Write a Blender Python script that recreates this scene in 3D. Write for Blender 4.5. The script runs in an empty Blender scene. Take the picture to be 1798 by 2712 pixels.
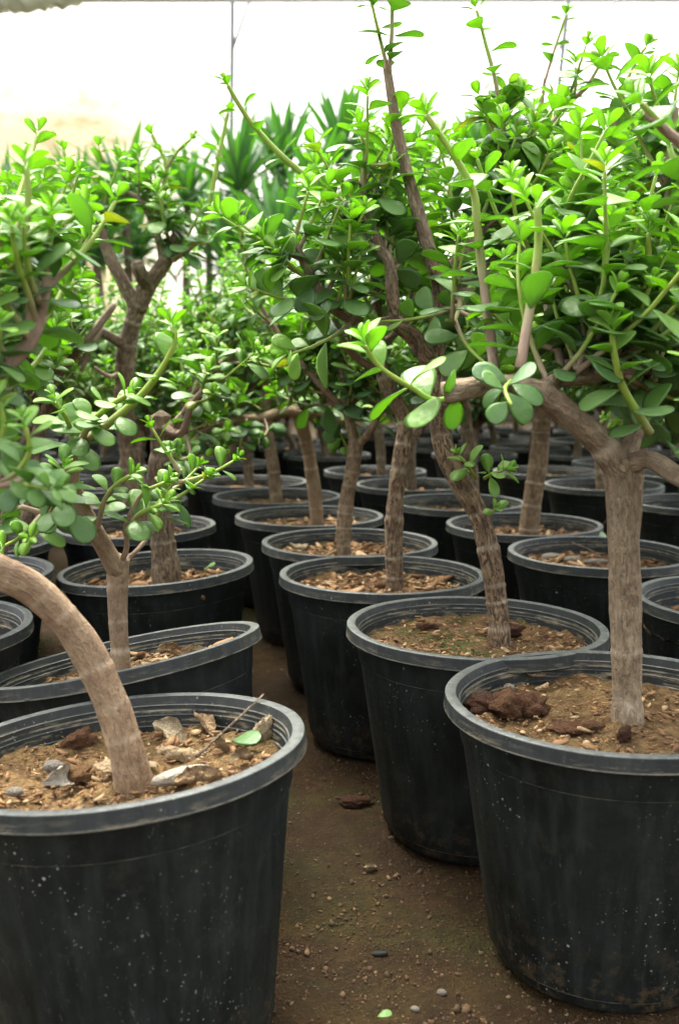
import bpy, math, random
import numpy as np
from mathutils import Vector, Matrix, noise

random.seed(7)
RNG = np.random.default_rng(7)
SC = bpy.context.scene
COL = SC.collection
R = math.radians

# ------------------------------------------------------------------ camera
CAM_H, PITCH, FPX = 0.5417, R(8.0446), 2684.8
cam_data = bpy.data.cameras.new('camera')
cam = bpy.data.objects.new('camera', cam_data)
COL.objects.link(cam)
cam.location = (0, 0, CAM_H)
cam.rotation_euler = (R(90) - PITCH, 0, 0)
cam_data.sensor_fit = 'VERTICAL'
cam_data.sensor_height = 36.0
cam_data.lens = 36.0 * FPX / 2712.0
cam_data.clip_start = 0.02
cam_data.clip_end = 500
cam_data.dof.use_dof = True
cam_data.dof.focus_distance = 1.05
cam_data.dof.aperture_fstop = 7.0
SC.camera = cam

# ------------------------------------------------------------------ sky, sun, exposure
SUN_EL, SUN_AZ = R(66), R(-25)        # azimuth measured from +Y (beyond the scene) towards +X
world = bpy.data.worlds.new('World')
SC.world = world
world.use_nodes = True
wn = world.node_tree.nodes
wl = world.node_tree.links
wn.clear()
sky = wn.new('ShaderNodeTexSky')
sky.sky_type = 'NISHITA'
sky.sun_disc = False
sky.sun_elevation = SUN_EL
sky.sun_rotation = SUN_AZ
sky.air_density = 1.0
sky.dust_density = 6.0
sky.ozone_density = 0.3
bg = wn.new('ShaderNodeBackground')
bg.inputs['Strength'].default_value = 0.15
wo = wn.new('ShaderNodeOutputWorld')
hs = wn.new('ShaderNodeHueSaturation')
hs.inputs['Saturation'].default_value = 0.25
wl.new(sky.outputs['Color'], hs.inputs['Color'])
wl.new(hs.outputs['Color'], bg.inputs['Color'])
wl.new(bg.outputs['Background'], wo.inputs['Surface'])

sun_data = bpy.data.lights.new('sun', 'SUN')
sun_data.energy = 1.0
sun_data.angle = R(30)
sun_data.color = (1.0, 0.92, 0.76)
sun = bpy.data.objects.new('sun', sun_data)
COL.objects.link(sun)
sd = Vector((math.sin(SUN_AZ) * math.cos(SUN_EL), math.cos(SUN_AZ) * math.cos(SUN_EL), math.sin(SUN_EL)))
sun.rotation_euler = sd.to_track_quat('Z', 'Y').to_euler()

SC.view_settings.view_transform = 'Standard'
SC.view_settings.look = 'None'
SC.view_settings.exposure = 2.6
SC.view_settings.gamma = 1.0
SC.view_settings.use_curve_mapping = False
SC.render.engine = 'CYCLES'
SC.cycles.use_denoising = True
SC.cycles.max_bounces = 12
SC.cycles.diffuse_bounces = 9
SC.cycles.glossy_bounces = 3
SC.cycles.transmission_bounces = 6
SC.cycles.transparent_max_bounces = 6
SC.cycles.sample_clamp_indirect = 6.0

# ------------------------------------------------------------------ helpers
CP, SP = math.cos(PITCH), math.sin(PITCH)
K = 1798.0 / 1568.0


def ray(u, v):
    """direction of the sight line through photo point (u, v), 1568 wide"""
    xc = (u * K - 899.0) / FPX
    yc = -(v * K - 1356.0) / FPX
    return Vector((xc, CP + yc * SP, -SP + yc * CP))


def at(u, v, Y):
    d = ray(u, v)
    return Vector((0, 0, CAM_H)) + d * (Y / d.y)


def on_z(u, v, z):
    d = ray(u, v)
    return Vector((0, 0, CAM_H)) + d * ((z - CAM_H) / d.z)


def project(P):
    P = np.asarray(P, float)
    y, z = P[..., 1], P[..., 2] - CAM_H
    d = y * CP - z * SP
    up = y * SP + z * CP
    d_ = np.where(np.abs(d) < 1e-6, 1e-6, d)
    return 899 + P[..., 0] / d_ * FPX, 1356 - up / d_ * FPX, d


def hash3(i, j, k):
    n = (i * 374761393 + j * 668265263 + k * 2147483647 + 1013904223) & 0xFFFFFFFF
    n = ((n ^ (n >> 13)) * 1274126177) & 0xFFFFFFFF
    n = ((n ^ (n >> 16)) * 2246822519) & 0xFFFFFFFF
    return ((n ^ (n >> 15)) & 0xFFFFFF) / float(0xFFFFFF)


def vnoise(P):
    """value noise, -1..1, for an (n,3) array"""
    P = np.asarray(P, float)
    I = np.floor(P).astype(np.int64)
    F = P - I
    F = F * F * (3 - 2 * F)
    out = 0
    for a in (0, 1):
        for b in (0, 1):
            for c in (0, 1):
                w = (F[:, 0] if a else 1 - F[:, 0]) * (F[:, 1] if b else 1 - F[:, 1]) * (F[:, 2] if c else 1 - F[:, 2])
                out = out + w * hash3(I[:, 0] + a, I[:, 1] + b, I[:, 2] + c)
    return out * 2 - 1


def fbm(P, o=4):
    P = np.asarray(P, float)
    s, a, t = 0, 1, 0
    for i in range(o):
        s = s + a * vnoise(P * (2 ** i) + 17.3 * i)
        t += a
        a *= 0.5
    return s / t


def mk_mesh(name, V, F, mat=None, smooth=True, attrs=None):
    """mesh from arrays; F is an (n,3) or (n,4) array or a list of such arrays"""
    V = np.asarray(V, np.float32).reshape(-1, 3)
    Fs = F if isinstance(F, (list, tuple)) else [F]
    Fs = [np.asarray(f, np.int32) for f in Fs if len(f)]
    m = bpy.data.meshes.new(name)
    m.vertices.add(len(V))
    m.vertices.foreach_set('co', V.ravel())
    loops = np.concatenate([f.ravel() for f in Fs])
    tot = np.concatenate([np.full(len(f), f.shape[1], np.int32) for f in Fs])
    st = np.concatenate([[0], np.cumsum(tot)[:-1]]).astype(np.int32)
    m.loops.add(len(loops))
    m.loops.foreach_set('vertex_index', loops)
    m.polygons.add(len(tot))
    m.polygons.foreach_set('loop_start', st)
    if smooth:
        m.polygons.foreach_set('use_smooth', np.ones(len(tot), bool))
    if attrs:
        for k, a in attrs.items():
            a = np.asarray(a, np.float32)
            if a.ndim == 1:
                at_ = m.attributes.new(k, 'FLOAT', 'POINT')
                at_.data.foreach_set('value', a)
            else:
                at_ = m.attributes.new(k, 'FLOAT_VECTOR', 'POINT')
                at_.data.foreach_set('vector', a.ravel())
    m.update(calc_edges=True)
    m.validate()
    if mat is not None:
        m.materials.append(mat)
    return m


def obj(name, data, parent=None, loc=None, label=None, cat=None, group=None, kind=None):
    o = bpy.data.objects.new(name, data)
    COL.objects.link(o)
    if parent is not None:
        o.parent = parent
    if loc is not None:
        o.location = loc
    if label:
        o['label'] = label
    if cat:
        o['category'] = cat
    if group:
        o['group'] = group
    if kind:
        o['kind'] = kind
    return o


# ------------------------------------------------------------------ materials
class NT:
    def __init__(s, name):
        s.m = bpy.data.materials.new(name)
        s.m.use_nodes = True
        s.t = s.m.node_tree
        s.t.nodes.clear()
        s.out = s.t.nodes.new('ShaderNodeOutputMaterial')

    def n(s, typ, **kw):
        nd = s.t.nodes.new(typ)
        for k, v in kw.items():
            if k.startswith('i_'):
                nd.inputs[k[2:].replace('_', ' ')].default_value = v
            else:
                setattr(nd, k, v)
        return nd

    def l(s, a, b):
        s.t.links.new(a, b)

    def mix(s, fac, a, b, typ='MIX'):
        nd = s.t.nodes.new('ShaderNodeMix')
        nd.data_type = 'RGBA'
        nd.blend_type = typ
        for sock, v in ((nd.inputs[0], fac), (nd.inputs[6], a), (nd.inputs[7], b)):
            if hasattr(v, 'is_output'):
                s.l(v, sock)
            else:
                sock.default_value = v if not isinstance(v, tuple) or len(v) == 4 else (*v, 1)
        return nd.outputs[2]

    def math(s, op, a, b=0.0, clamp=False):
        nd = s.t.nodes.new('ShaderNodeMath')
        nd.operation = op
        nd.use_clamp = clamp
        for sock, v in ((nd.inputs[0], a), (nd.inputs[1], b)):
            if hasattr(v, 'is_output'):
                s.l(v, sock)
            else:
                sock.default_value = v
        return nd.outputs[0]

    def ramp(s, fac, lo, hi, a=0.0, b=1.0):
        nd = s.t.nodes.new('ShaderNodeMapRange')
        nd.clamp = True
        s.l(fac, nd.inputs[0])
        nd.inputs[1].default_value = lo
        nd.inputs[2].default_value = hi
        nd.inputs[3].default_value = a
        nd.inputs[4].default_value = b
        return nd.outputs[0]

    def noise(s, vec, scale, detail=4, rough=0.55, dist=0.0):
        nd = s.t.nodes.new('ShaderNodeTexNoise')
        nd.inputs['Scale'].default_value = scale
        nd.inputs['Detail'].default_value = detail
        nd.inputs['Roughness'].default_value = rough
        nd.inputs['Distortion'].default_value = dist
        if vec is not None:
            s.l(vec, nd.inputs['Vector'])
        return nd.outputs['Fac']

    def scale(s, vec, v):
        nd = s.t.nodes.new('ShaderNodeMapping')
        s.l(vec, nd.inputs['Vector'])
        nd.inputs['Scale'].default_value = v
        return nd.outputs[0]

    def bump(s, h, strength, dist):
        nd = s.t.nodes.new('ShaderNodeBump')
        nd.inputs['Strength'].default_value = strength
        nd.inputs['Distance'].default_value = dist
        s.l(h, nd.inputs['Height'])
        return nd.outputs[0]

    def principled(s, color, rough=0.5, spec=0.5, normal=None):
        p = s.t.nodes.new('ShaderNodeBsdfPrincipled')
        for sock, v in ((p.inputs['Base Color'], color), (p.inputs['Roughness'], rough), (p.inputs['Specular IOR Level'], spec)):
            if hasattr(v, 'is_output'):
                s.l(v, sock)
            else:
                sock.default_value = v if not isinstance(v, tuple) or len(v) == 4 else (*v, 1)
        if normal is not None:
            s.l(normal, p.inputs['Normal'])
        return p

    def done(s, shader):
        s.l(shader.outputs[0] if hasattr(shader, 'outputs') else shader, s.out.inputs['Surface'])
        return s.m


def leaf_material(name, single, blade=False):
    t = NT(name)
    if single:
        oi = t.n('ShaderNodeObjectInfo')
        sep = t.n('ShaderNodeSeparateColor')
        t.l(oi.outputs['Color'], sep.inputs[0])
        youth, rnd = sep.outputs[0], sep.outputs[1]
        co = t.n('ShaderNodeTexCoord').outputs['Object']
    else:
        a = t.n('ShaderNodeAttribute', attribute_name='youth')
        b = t.n('ShaderNodeAttribute', attribute_name='rnd')
        youth, rnd = a.outputs['Fac'], b.outputs['Fac']
        co = t.scale(t.n('ShaderNodeTexCoord').outputs['Object'], (30, 30, 30))
    if blade:
        old, young = (0.09, 0.19, 0.135), (0.19, 0.35, 0.11)
    else:
        old, young = (0.118, 0.232, 0.078), (0.265, 0.44, 0.075)
    c = t.mix(youth, old, young)
    # some leaves a little greyer and waxier, some yellower
    wax = t.ramp(rnd, 0.35, 1.0, 0.0, 0.45)
    wax = t.math('MULTIPLY', wax, t.math('SUBTRACT', 1.0, youth))
    c = t.mix(wax, c, (0.20, 0.31, 0.19))
    nz = t.noise(co, 2.2, 3)
    c = t.mix(t.ramp(nz, 0.35, 0.7, 0.0, 0.28), c, t.mix(0.5, c, (0.20, 0.30, 0.12)))
    sp = t.noise(co, 14.0, 2)
    c = t.mix(t.ramp(sp, 0.62, 0.75, 0.0, 0.22), c, (0.30, 0.33, 0.22))
    c = t.mix(t.ramp(rnd, 0.986, 0.992, 0.0, 0.7), c, (0.36, 0.34, 0.06))
    bmp = t.bump(t.noise(co, 5.0, 3), 0.15, 0.02 if single else 0.002)
    p = t.principled(c, t.ramp(nz, 0.3, 0.7, 0.30, 0.46), 0.5, bmp)
    tr = t.n('ShaderNodeBsdfTranslucent')
    tc = t.mix(1.0, c, (1.65, 1.72, 0.56, 1), 'MULTIPLY')
    t.l(tc, tr.inputs['Color'])
    mx = t.n('ShaderNodeMixShader')
    mx.inputs[0].default_value = 0.5
    t.l(p.outputs[0], mx.inputs[1])
    t.l(tr.outputs[0], mx.inputs[2])
    return t.done(mx)


def bark_material():
    t = NT('bark')
    a = t.n('ShaderNodeAttribute', attribute_name='bark').outputs['Vector']
    y = t.n('ShaderNodeAttribute', attribute_name='young').outputs['Fac']
    oin = t.n('ShaderNodeObjectInfo')
    oi = oin.outputs['Random']
    sep = t.n('ShaderNodeSeparateColor')
    t.l(oin.outputs['Color'], sep.inputs[0])
    deep, grey = sep.outputs[0], sep.outputs[1]          # how fissured, how grey this bark is
    big = t.noise(t.scale(a, (45, 45, 35)), 1.0, 4, 0.6)
    fis = t.noise(t.scale(a, (240, 240, 80)), 1.0, 5, 0.62, 0.9)
    fleck = t.noise(t.scale(a, (300, 300, 150)), 1.0, 3, 0.5, 0.5)
    fine = t.noise(t.scale(a, (1000, 1000, 500)), 1.0, 3)
    warm = t.mix(t.ramp(big, 0.32, 0.68), (0.180, 0.098, 0.048), (0.37, 0.25, 0.140))
    gry = t.mix(t.ramp(big, 0.32, 0.68), (0.165, 0.112, 0.066), (0.33, 0.255, 0.160))
    c1 = t.mix(t.ramp(grey, 0, 1, 0.1, 1.0), warm, gry)
    c1 = t.mix(t.math('MULTIPLY', t.ramp(fis, 0.42, 0.52, 1.0, 0.0), t.ramp(deep, 0, 1, 0.02, 1.0)), c1, (0.075, 0.046, 0.027))
    c1 = t.mix(t.math('MULTIPLY', t.ramp(fleck, 0.60, 0.67), 0.75), c1, (0.11, 0.072, 0.045))
    c1 = t.mix(t.ramp(fine, 0.5, 0.75, 0.0, 0.45), c1, (0.42, 0.34, 0.24))
    rg = t.n('ShaderNodeAttribute', attribute_name='ring').outputs['Fac']
    c1 = t.mix(t.math('MULTIPLY', t.math('MULTIPLY', rg, t.ramp(big, 0.3, 0.55)), 0.75), c1, (0.52, 0.42, 0.30))
    g = t.mix(t.ramp(big, 0.3, 0.7), (0.24, 0.27, 0.045), (0.19, 0.33, 0.04))
    mid = t.mix(t.ramp(big, 0.3, 0.7), (0.25, 0.165, 0.115), (0.36, 0.27, 0.19))
    c = t.mix(t.ramp(y, 0.02, 0.22), c1, mid)
    c = t.mix(t.ramp(y, 0.35, 0.65), c, g)
    inv = t.ramp(y, 0.05, 0.35, 1.0, 0.12)
    h = t.math('MULTIPLY', t.math('ADD', t.math('MULTIPLY', t.ramp(fis, 0.35, 0.58), t.ramp(deep, 0, 1, 0.2, 1.3)), t.math('MULTIPLY', fine, 0.4)), inv)
    bmp = t.bump(h, 1.0, 0.003)
    p = t.principled(c, t.ramp(y, 0.1, 0.6, 0.85, 0.5), 0.3, bmp)
    return t.done(p)


def pot_material(name, rim=False):
    t = NT(name)
    co = t.n('ShaderNodeTexCoord').outputs['Object']
    oi = t.n('ShaderNodeObjectInfo').outputs['Random']
    ad = t.n('ShaderNodeVectorMath', operation='ADD')
    t.l(co, ad.inputs[0])
    cb = t.n('ShaderNodeCombineXYZ')
    t.l(t.math('MULTIPLY', oi, 37.0), cb.inputs[0])
    t.l(t.math('MULTIPLY', oi, 11.0), cb.inputs[1])
    t.l(cb.outputs[0], ad.inputs[1])
    v = ad.outputs[0]
    big = t.noise(v, 14.0, 4)
    streak = t.noise(t.scale(v, (75, 75, 5)), 1.0, 4, 0.6)
    fine = t.noise(v, 260.0, 3)
    c = t.mix(t.ramp(big, 0.35, 0.7), (0.0050, 0.0062, 0.0052), (0.0105, 0.0135, 0.0115))
    c = t.mix(t.ramp(streak, 0.45, 0.72, 0.0, 0.55), c, (0.024, 0.029, 0.025))
    if rim:
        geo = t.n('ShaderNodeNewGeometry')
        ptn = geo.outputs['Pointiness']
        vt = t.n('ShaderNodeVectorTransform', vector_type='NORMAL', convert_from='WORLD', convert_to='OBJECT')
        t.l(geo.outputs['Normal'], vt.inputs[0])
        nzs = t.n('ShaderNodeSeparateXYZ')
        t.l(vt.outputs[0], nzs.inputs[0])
        sheen_dust = t.math('MULTIPLY', t.ramp(nzs.outputs[2], 0.5, 0.9), t.ramp(t.noise(v, 120.0, 5, 0.7), 0.3, 0.65, 0.25, 0.85))  # up-facing rim: settled dust, plus its top sheen painted in as paler colour
        c = t.mix(sheen_dust, c, (0.072, 0.080, 0.074))
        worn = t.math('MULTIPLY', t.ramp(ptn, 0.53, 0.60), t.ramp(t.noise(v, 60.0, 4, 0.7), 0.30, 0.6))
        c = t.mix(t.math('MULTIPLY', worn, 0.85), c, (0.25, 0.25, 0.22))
        sepz = t.n('ShaderNodeSeparateXYZ')
        t.l(co, sepz.inputs[0])
        lowz = t.ramp(sepz.outputs[2], 0.244, 0.228)
        crust = t.math('MULTIPLY', lowz, t.ramp(t.noise(t.scale(v, (1, 1, 6)), 26.0, 5, 0.7), 0.52, 0.66))
        c = t.mix(t.math('MULTIPLY', crust, 0.8), c, (0.26, 0.21, 0.13))
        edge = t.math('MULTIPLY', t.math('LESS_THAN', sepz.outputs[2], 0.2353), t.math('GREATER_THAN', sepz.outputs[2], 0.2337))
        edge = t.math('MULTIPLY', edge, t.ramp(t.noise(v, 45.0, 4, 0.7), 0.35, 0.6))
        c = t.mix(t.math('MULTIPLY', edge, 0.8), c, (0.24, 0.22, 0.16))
    # mineral specks left by splashed water, two sizes
    for sc, th, am in ((80.0, 0.16, 0.8), (170.0, 0.22, 0.65), (380.0, 0.3, 0.5)):
        vo = t.n('ShaderNodeTexVoronoi')
        vo.inputs['Scale'].default_value = sc
        t.l(v, vo.inputs['Vector'])
        sepc = t.n('ShaderNodeSeparateColor')
        t.l(vo.outputs['Color'], sepc.inputs[0])
        size = t.math('MULTIPLY', t.math('POWER', t.ramp(sepc.outputs[0], 0.70, 1.0), 1.8), th)
        on = t.math('LESS_THAN', vo.outputs['Distance'], size)
        patch = t.ramp(t.noise(v, 9.0, 2), 0.45, 0.62)
        c = t.mix(t.math('MULTIPLY', t.math('MULTIPLY', on, patch), am), c, (0.34, 0.33, 0.29))
    scr = t.noise(t.scale(v, (300, 300, 55)), 1.0, 3, 0.7, 1.2)
    c = t.mix(t.math('MULTIPLY', t.ramp(scr, 0.64, 0.74), t.ramp(t.noise(v, 18.0, 3), 0.42, 0.6, 0.0, 0.6)), c, (0.12, 0.125, 0.115))
    dirt = t.ramp(t.noise(v, 30.0, 5, 0.7), 0.55, 0.78, 0.0, 0.5)
    c = t.mix(dirt, c, (0.036, 0.034, 0.024))
    sz_ = t.n('ShaderNodeSeparateXYZ')
    t.l(co, sz_.inputs[0])
    ln1 = t.math('MULTIPLY', t.math('GREATER_THAN', sz_.outputs[2], 0.2046), t.math('LESS_THAN', sz_.outputs[2], 0.2060))
    ln2 = t.math('MULTIPLY', t.math('GREATER_THAN', sz_.outputs[2], 0.0112), t.math('LESS_THAN', sz_.outputs[2], 0.0135))
    ln = t.math('MULTIPLY', t.math('ADD', ln1, ln2), t.ramp(t.noise(v, 40.0, 4, 0.7), 0.38, 0.62, 0.0, 0.7))
    c = t.mix(ln, c, (0.16, 0.15, 0.11))
    mud = t.math('MULTIPLY', t.ramp(sz_.outputs[2], 0.0, 0.07, 1.0, 0.0), t.ramp(t.noise(v, 70.0, 5, 0.7), 0.5, 0.62))
    c = t.mix(t.math('MULTIPLY', mud, 0.7), c, (0.085, 0.055, 0.028))
    ro = t.ramp(t.math('ADD', t.math('MULTIPLY', big, 0.5), t.math('MULTIPLY', fine, 0.5)), 0.3, 0.7, 0.40, 0.66)
    h = t.math('ADD', t.math('MULTIPLY', streak, 0.7), t.math('MULTIPLY', fine, 0.25))
    p = t.principled(c, ro, 0.30 if rim else 0.22, t.bump(h, 0.45, 0.0014))
    return t.done(p)


def soil_material(name, tone=0, moss=0.3):
    t = NT(name)
    co = t.n('ShaderNodeTexCoord').outputs['Object']
    oi = t.n('ShaderNodeObjectInfo').outputs['Random']
    ad = t.n('ShaderNodeVectorMath', operation='ADD')
    t.l(co, ad.inputs[0])
    cb = t.n('ShaderNodeCombineXYZ')
    t.l(t.math('MULTIPLY', oi, 23.0), cb.inputs[0])
    t.l(cb.outputs[0], ad.inputs[1])
    v = ad.outputs[0]
    a = t.noise(v, 30, 6, 0.65)
    b = t.noise(t.scale(v, (1, 1.6, 1)), 130, 4, 0.7, 0.8)
    d = t.noise(v, 9, 4)
    lo, hi = [((0.075, 0.042, 0.021), (0.22, 0.132, 0.062)), ((0.10, 0.058, 0.026), (0.28, 0.175, 0.075))][tone]
    c = t.mix(t.ramp(a, 0.35, 0.65), lo, hi)
    c = t.mix(t.ramp(b, 0.55, 0.68, 0.0, 0.8), c, (0.055, 0.030, 0.016))
    c = t.mix(t.ramp(b, 0.30, 0.42, 0.7, 0.0), c, (0.33, 0.215, 0.10))
    c = t.mix(t.math('MULTIPLY', t.ramp(d, 0.5, 0.62), moss), c, (0.075, 0.085, 0.022))
    h = t.math('ADD', t.math('MULTIPLY', a, 0.6), b)
    p = t.principled(c, 0.95, 0.15, t.bump(h, 1.0, 0.012))
    return t.done(p)


def simple_bits(name, cols, rough=0.9, sc=60, bd=0.003):
    """chips, stones and dry leaves: mottled between two colours, varied per piece"""
    t = NT(name)
    co = t.n('ShaderNodeTexCoord').outputs['Object']
    at_ = t.n('ShaderNodeAttribute', attribute_name='rnd').outputs['Fac']
    oi = t.n('ShaderNodeObjectInfo').outputs['Random']
    f = t.math('FRACT', t.math('ADD', at_, oi))
    nz = t.noise(co, sc, 5, 0.65)
    c = t.mix(f, cols[0], cols[1])
    c = t.mix(t.ramp(f, 0.75, 0.8), c, cols[2])
    c = t.mix(t.ramp(nz, 0.45, 0.7, 0.0, 0.6), c, t.mix(0.6, c, cols[3]))
    p = t.principled(c, rough, 0.25, t.bump(nz, 0.8, bd))
    return t.done(p)


M = {}
M['leaf'] = leaf_material('leaf_single', True)
M['foliage'] = leaf_material('leaf_joined', False)
M['blade'] = leaf_material('blade_single', True, True)
M['bark'] = bark_material()
M['pot'] = pot_material('pot_plastic')
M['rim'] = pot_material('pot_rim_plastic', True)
M['soil'] = soil_material('potting_soil', 0, 0.35)
M['soil_mossy'] = soil_material('mossy_soil', 0, 0.95)
M['soil_sandy'] = soil_material('sandy_soil', 1, 0.12)
M['chips'] = simple_bits('bark_chips', ((0.24, 0.135, 0.058), (0.11, 0.052, 0.026), (0.38, 0.26, 0.135), (0.05, 0.03, 0.02)))
M['dry'] = simple_bits('dry_leaf', ((0.58, 0.44, 0.26), (0.44, 0.28, 0.135), (0.62, 0.50, 0.31), (0.24, 0.14, 0.065)), 0.75, 4.5, 0.12)
M['stone'] = simple_bits('stone', ((0.30, 0.27, 0.22), (0.42, 0.36, 0.27), (0.55, 0.52, 0.45), (0.18, 0.16, 0.13)), 0.8, 4.0, 0.10)
M['clod'] = simple_bits('earth_clod', ((0.085, 0.036, 0.018), (0.13, 0.058, 0.028), (0.17, 0.08, 0.035), (0.035, 0.016, 0.01)), 0.95, 6.0, 0.35)
M['husk'] = simple_bits('pale_husk', ((0.68, 0.62, 0.50), (0.60, 0.52, 0.38), (0.70, 0.64, 0.52), (0.42, 0.34, 0.22)), 0.8, 3.0, 0.08)
M['lump'] = simple_bits('fibrous_lump', ((0.24, 0.13, 0.055), (0.20, 0.09, 0.04), (0.30, 0.19, 0.09), (0.06, 0.03, 0.015)), 0.95, 6.0, 0.35)
M['gravel'] = simple_bits('gravel_bits', ((0.080, 0.046, 0.019), (0.040, 0.023, 0.011), (0.13, 0.082, 0.040), (0.04, 0.03, 0.02)), 0.85, 50)


def ground_material():
    t = NT('damp_earth')
    co = t.n('ShaderNodeTexCoord').outputs['Object']
    a = t.noise(co, 5.0, 5, 0.6)
    b = t.noise(co, 45.0, 6, 0.7)
    d = t.noise(co, 220.0, 4, 0.7)
    m_ = t.noise(co, 3.1, 4, 0.65, 0.4)
    c = t.mix(t.ramp(a, 0.35, 0.65), (0.034, 0.020, 0.0075), (0.074, 0.044, 0.016))
    c = t.mix(t.ramp(b, 0.4, 0.65, 0.0, 0.8), c, (0.026, 0.015, 0.008))
    c = t.mix(t.ramp(d, 0.58, 0.7, 0.0, 0.8), c, (0.12, 0.072, 0.035))
    c = t.mix(t.math('MULTIPLY', t.ramp(m_, 0.50, 0.66), t.ramp(d, 0.3, 0.6)), c, (0.042, 0.050, 0.013))
    h = t.math('ADD', b, t.math('MULTIPLY', d, 0.7))
    p = t.principled(c, t.ramp(a, 0.3, 0.7, 0.7, 0.98), 0.12, t.bump(h, 1.0, 0.016))
    return t.done(p)


M['ground'] = ground_material()


def film_material():
    t = NT('greenhouse_film')
    co = t.n('ShaderNodeTexCoord').outputs['Object']
    sepn = t.n('ShaderNodeSeparateXYZ')
    t.l(co, sepn.inputs[0])
    a = t.noise(t.scale(co, (0.9, 1, 1.6)), 1.0, 5, 0.6)
    b = t.noise(t.scale(co, (2.2, 1, 5.0)), 1.0, 4, 0.65)
    left = t.ramp(sepn.outputs[0], -2.4, -0.6, 1.0, 0.0)
    low = t.ramp(t.math('ADD', sepn.outputs[2], t.math('MULTIPLY', a, 0.5)), 3.3, 4.6, 1.0, 0.0)
    hi = t.ramp(sepn.outputs[2], 3.1, 4.0, 1.0, 0.1)
    st = t.math('MULTIPLY', t.math('MULTIPLY', t.ramp(b, 0.50, 0.60), left), hi)
    c = t.mix(t.math('MULTIPLY', left, low), (0.93, 0.94, 0.93), (0.38, 0.325, 0.215))
    c = t.mix(t.math('MULTIPLY', st, 0.6), c, (0.22, 0.18, 0.09))
    p = t.principled(c, 0.6, 0.2)
    tr = t.n('ShaderNodeBsdfTranslucent')
    t.l(c, tr.inputs['Color'])
    mx = t.n('ShaderNodeMixShader')
    mx.inputs[0].default_value = 0.75
    t.l(p.outputs[0], mx.inputs[1])
    t.l(tr.outputs[0], mx.inputs[2])
    return t.done(mx)


def plain(name, col, rough=0.6, metal=0.0):
    t = NT(name)
    co = t.n('ShaderNodeTexCoord').outputs['Object']
    nz = t.noise(co, 12.0, 4)
    c = t.mix(t.ramp(nz, 0.4, 0.7, 0.0, 0.4), (*col, 1), tuple(x * 0.6 for x in col) + (1,))
    p = t.principled(c, rough, 0.4)
    p.inputs['Metallic'].default_value = metal
    return t.done(p)


M['film'] = film_material()
M['steel'] = plain('galvanised_steel', (0.20, 0.21, 0.20), 0.55, 0.3)
M['wall'] = plain('low_wall_render', (0.20, 0.17, 0.13), 0.9)
M['net'] = plain('shade_net', (0.62, 0.65, 0.54), 0.9)
M['beam'] = plain('painted_beam', (0.45, 0.50, 0.45), 0.6)

# ------------------------------------------------------------------ ground
def axis(lo, hi, a, b, fine):
    mid = np.arange(a, b + 1e-6, fine)
    left = a - np.geomspace(fine * 2, a - lo, 22)[::-1]
    right = b + np.geomspace(fine * 2, hi - b, 22)
    return np.concatenate([left, mid, right])


def grid_faces(nx, ny):
    i, j = np.meshgrid(np.arange(nx - 1), np.arange(ny - 1), indexing='ij')
    a = (i * ny + j).ravel()
    return np.stack([a, a + ny, a + ny + 1, a + 1], 1)


gx, gy = axis(-150, 150, -0.75, 0.75, 0.009), axis(-150, 150, 0.5, 2.4, 0.009)
GX, GY = np.meshgrid(gx, gy, indexing='ij')
gp = np.stack([GX.ravel(), GY.ravel(), np.zeros(GX.size)], 1)
gz = 0.006 * fbm(gp * 5, 3) + 0.0045 * fbm(gp * 38 + 5, 4)
gp[:, 2] = gz - 0.004
gm = mk_mesh('ground', gp, grid_faces(len(gx), len(gy)), M['ground'])
obj('ground', gm, kind='structure', label='damp dark brown earth floor with moss and grit')


def ground_z(x, y):
    p = np.array([[x, y, 0.0]])
    return float(0.006 * fbm(p * 5, 3)[0] + 0.0045 * fbm(p * 38 + 5, 4)[0]) - 0.004


# ------------------------------------------------------------------ small solids
def ico(sub=1):
    import bmesh
    bm = bmesh.new()
    bmesh.ops.create_icosphere(bm, subdivisions=sub, radius=1.0)
    V = np.array([v.co[:] for v in bm.verts])
    F = np.array([[v.index for v in f.verts] for f in bm.faces])
    bm.free()
    return V, F


ICO1, ICO2, ICO3 = ico(1), ico(2), ico(3)


def rot_rand(n, tilt=1.0):
    """n random rotation matrices; tilt < 1 keeps z roughly up"""
    az = RNG.uniform(0, 2 * np.pi, n)
    tx = RNG.normal(0, 0.5 * tilt, n)
    ty = RNG.normal(0, 0.5 * tilt, n)
    out = np.empty((n, 3, 3))
    for i in range(n):
        out[i] = np.array(Matrix.Rotation(az[i], 3, 'Z') @ Matrix.Rotation(tx[i], 3, 'X') @ Matrix.Rotation(ty[i], 3, 'Y'))
    return out


def scatter_mesh(name, tmpls, T, Rm, S, mat, extra_rnd=None, smooth=False):
    """join copies of several templates: T (n,3) places, Rm (n,3,3), S (n,3) sizes"""
    Vs, Fs, rs, off = [], [], [], 0
    which = RNG.integers(0, len(tmpls), len(T))
    for i in range(len(T)):
        V, F = tmpls[which[i]]
        Vs.append((V * S[i]) @ Rm[i].T + T[i])
        Fs.append(F + off)
        off += len(V)
        rs.append(np.full(len(V), RNG.random()))
    return mk_mesh(name, np.concatenate(Vs), np.concatenate(Fs), mat, smooth, {'rnd': np.concatenate(rs)})


def lump(V, amp, freq, seed):
    return V * (1 + amp * fbm(V * freq + seed, 3))[:, None]


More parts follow.
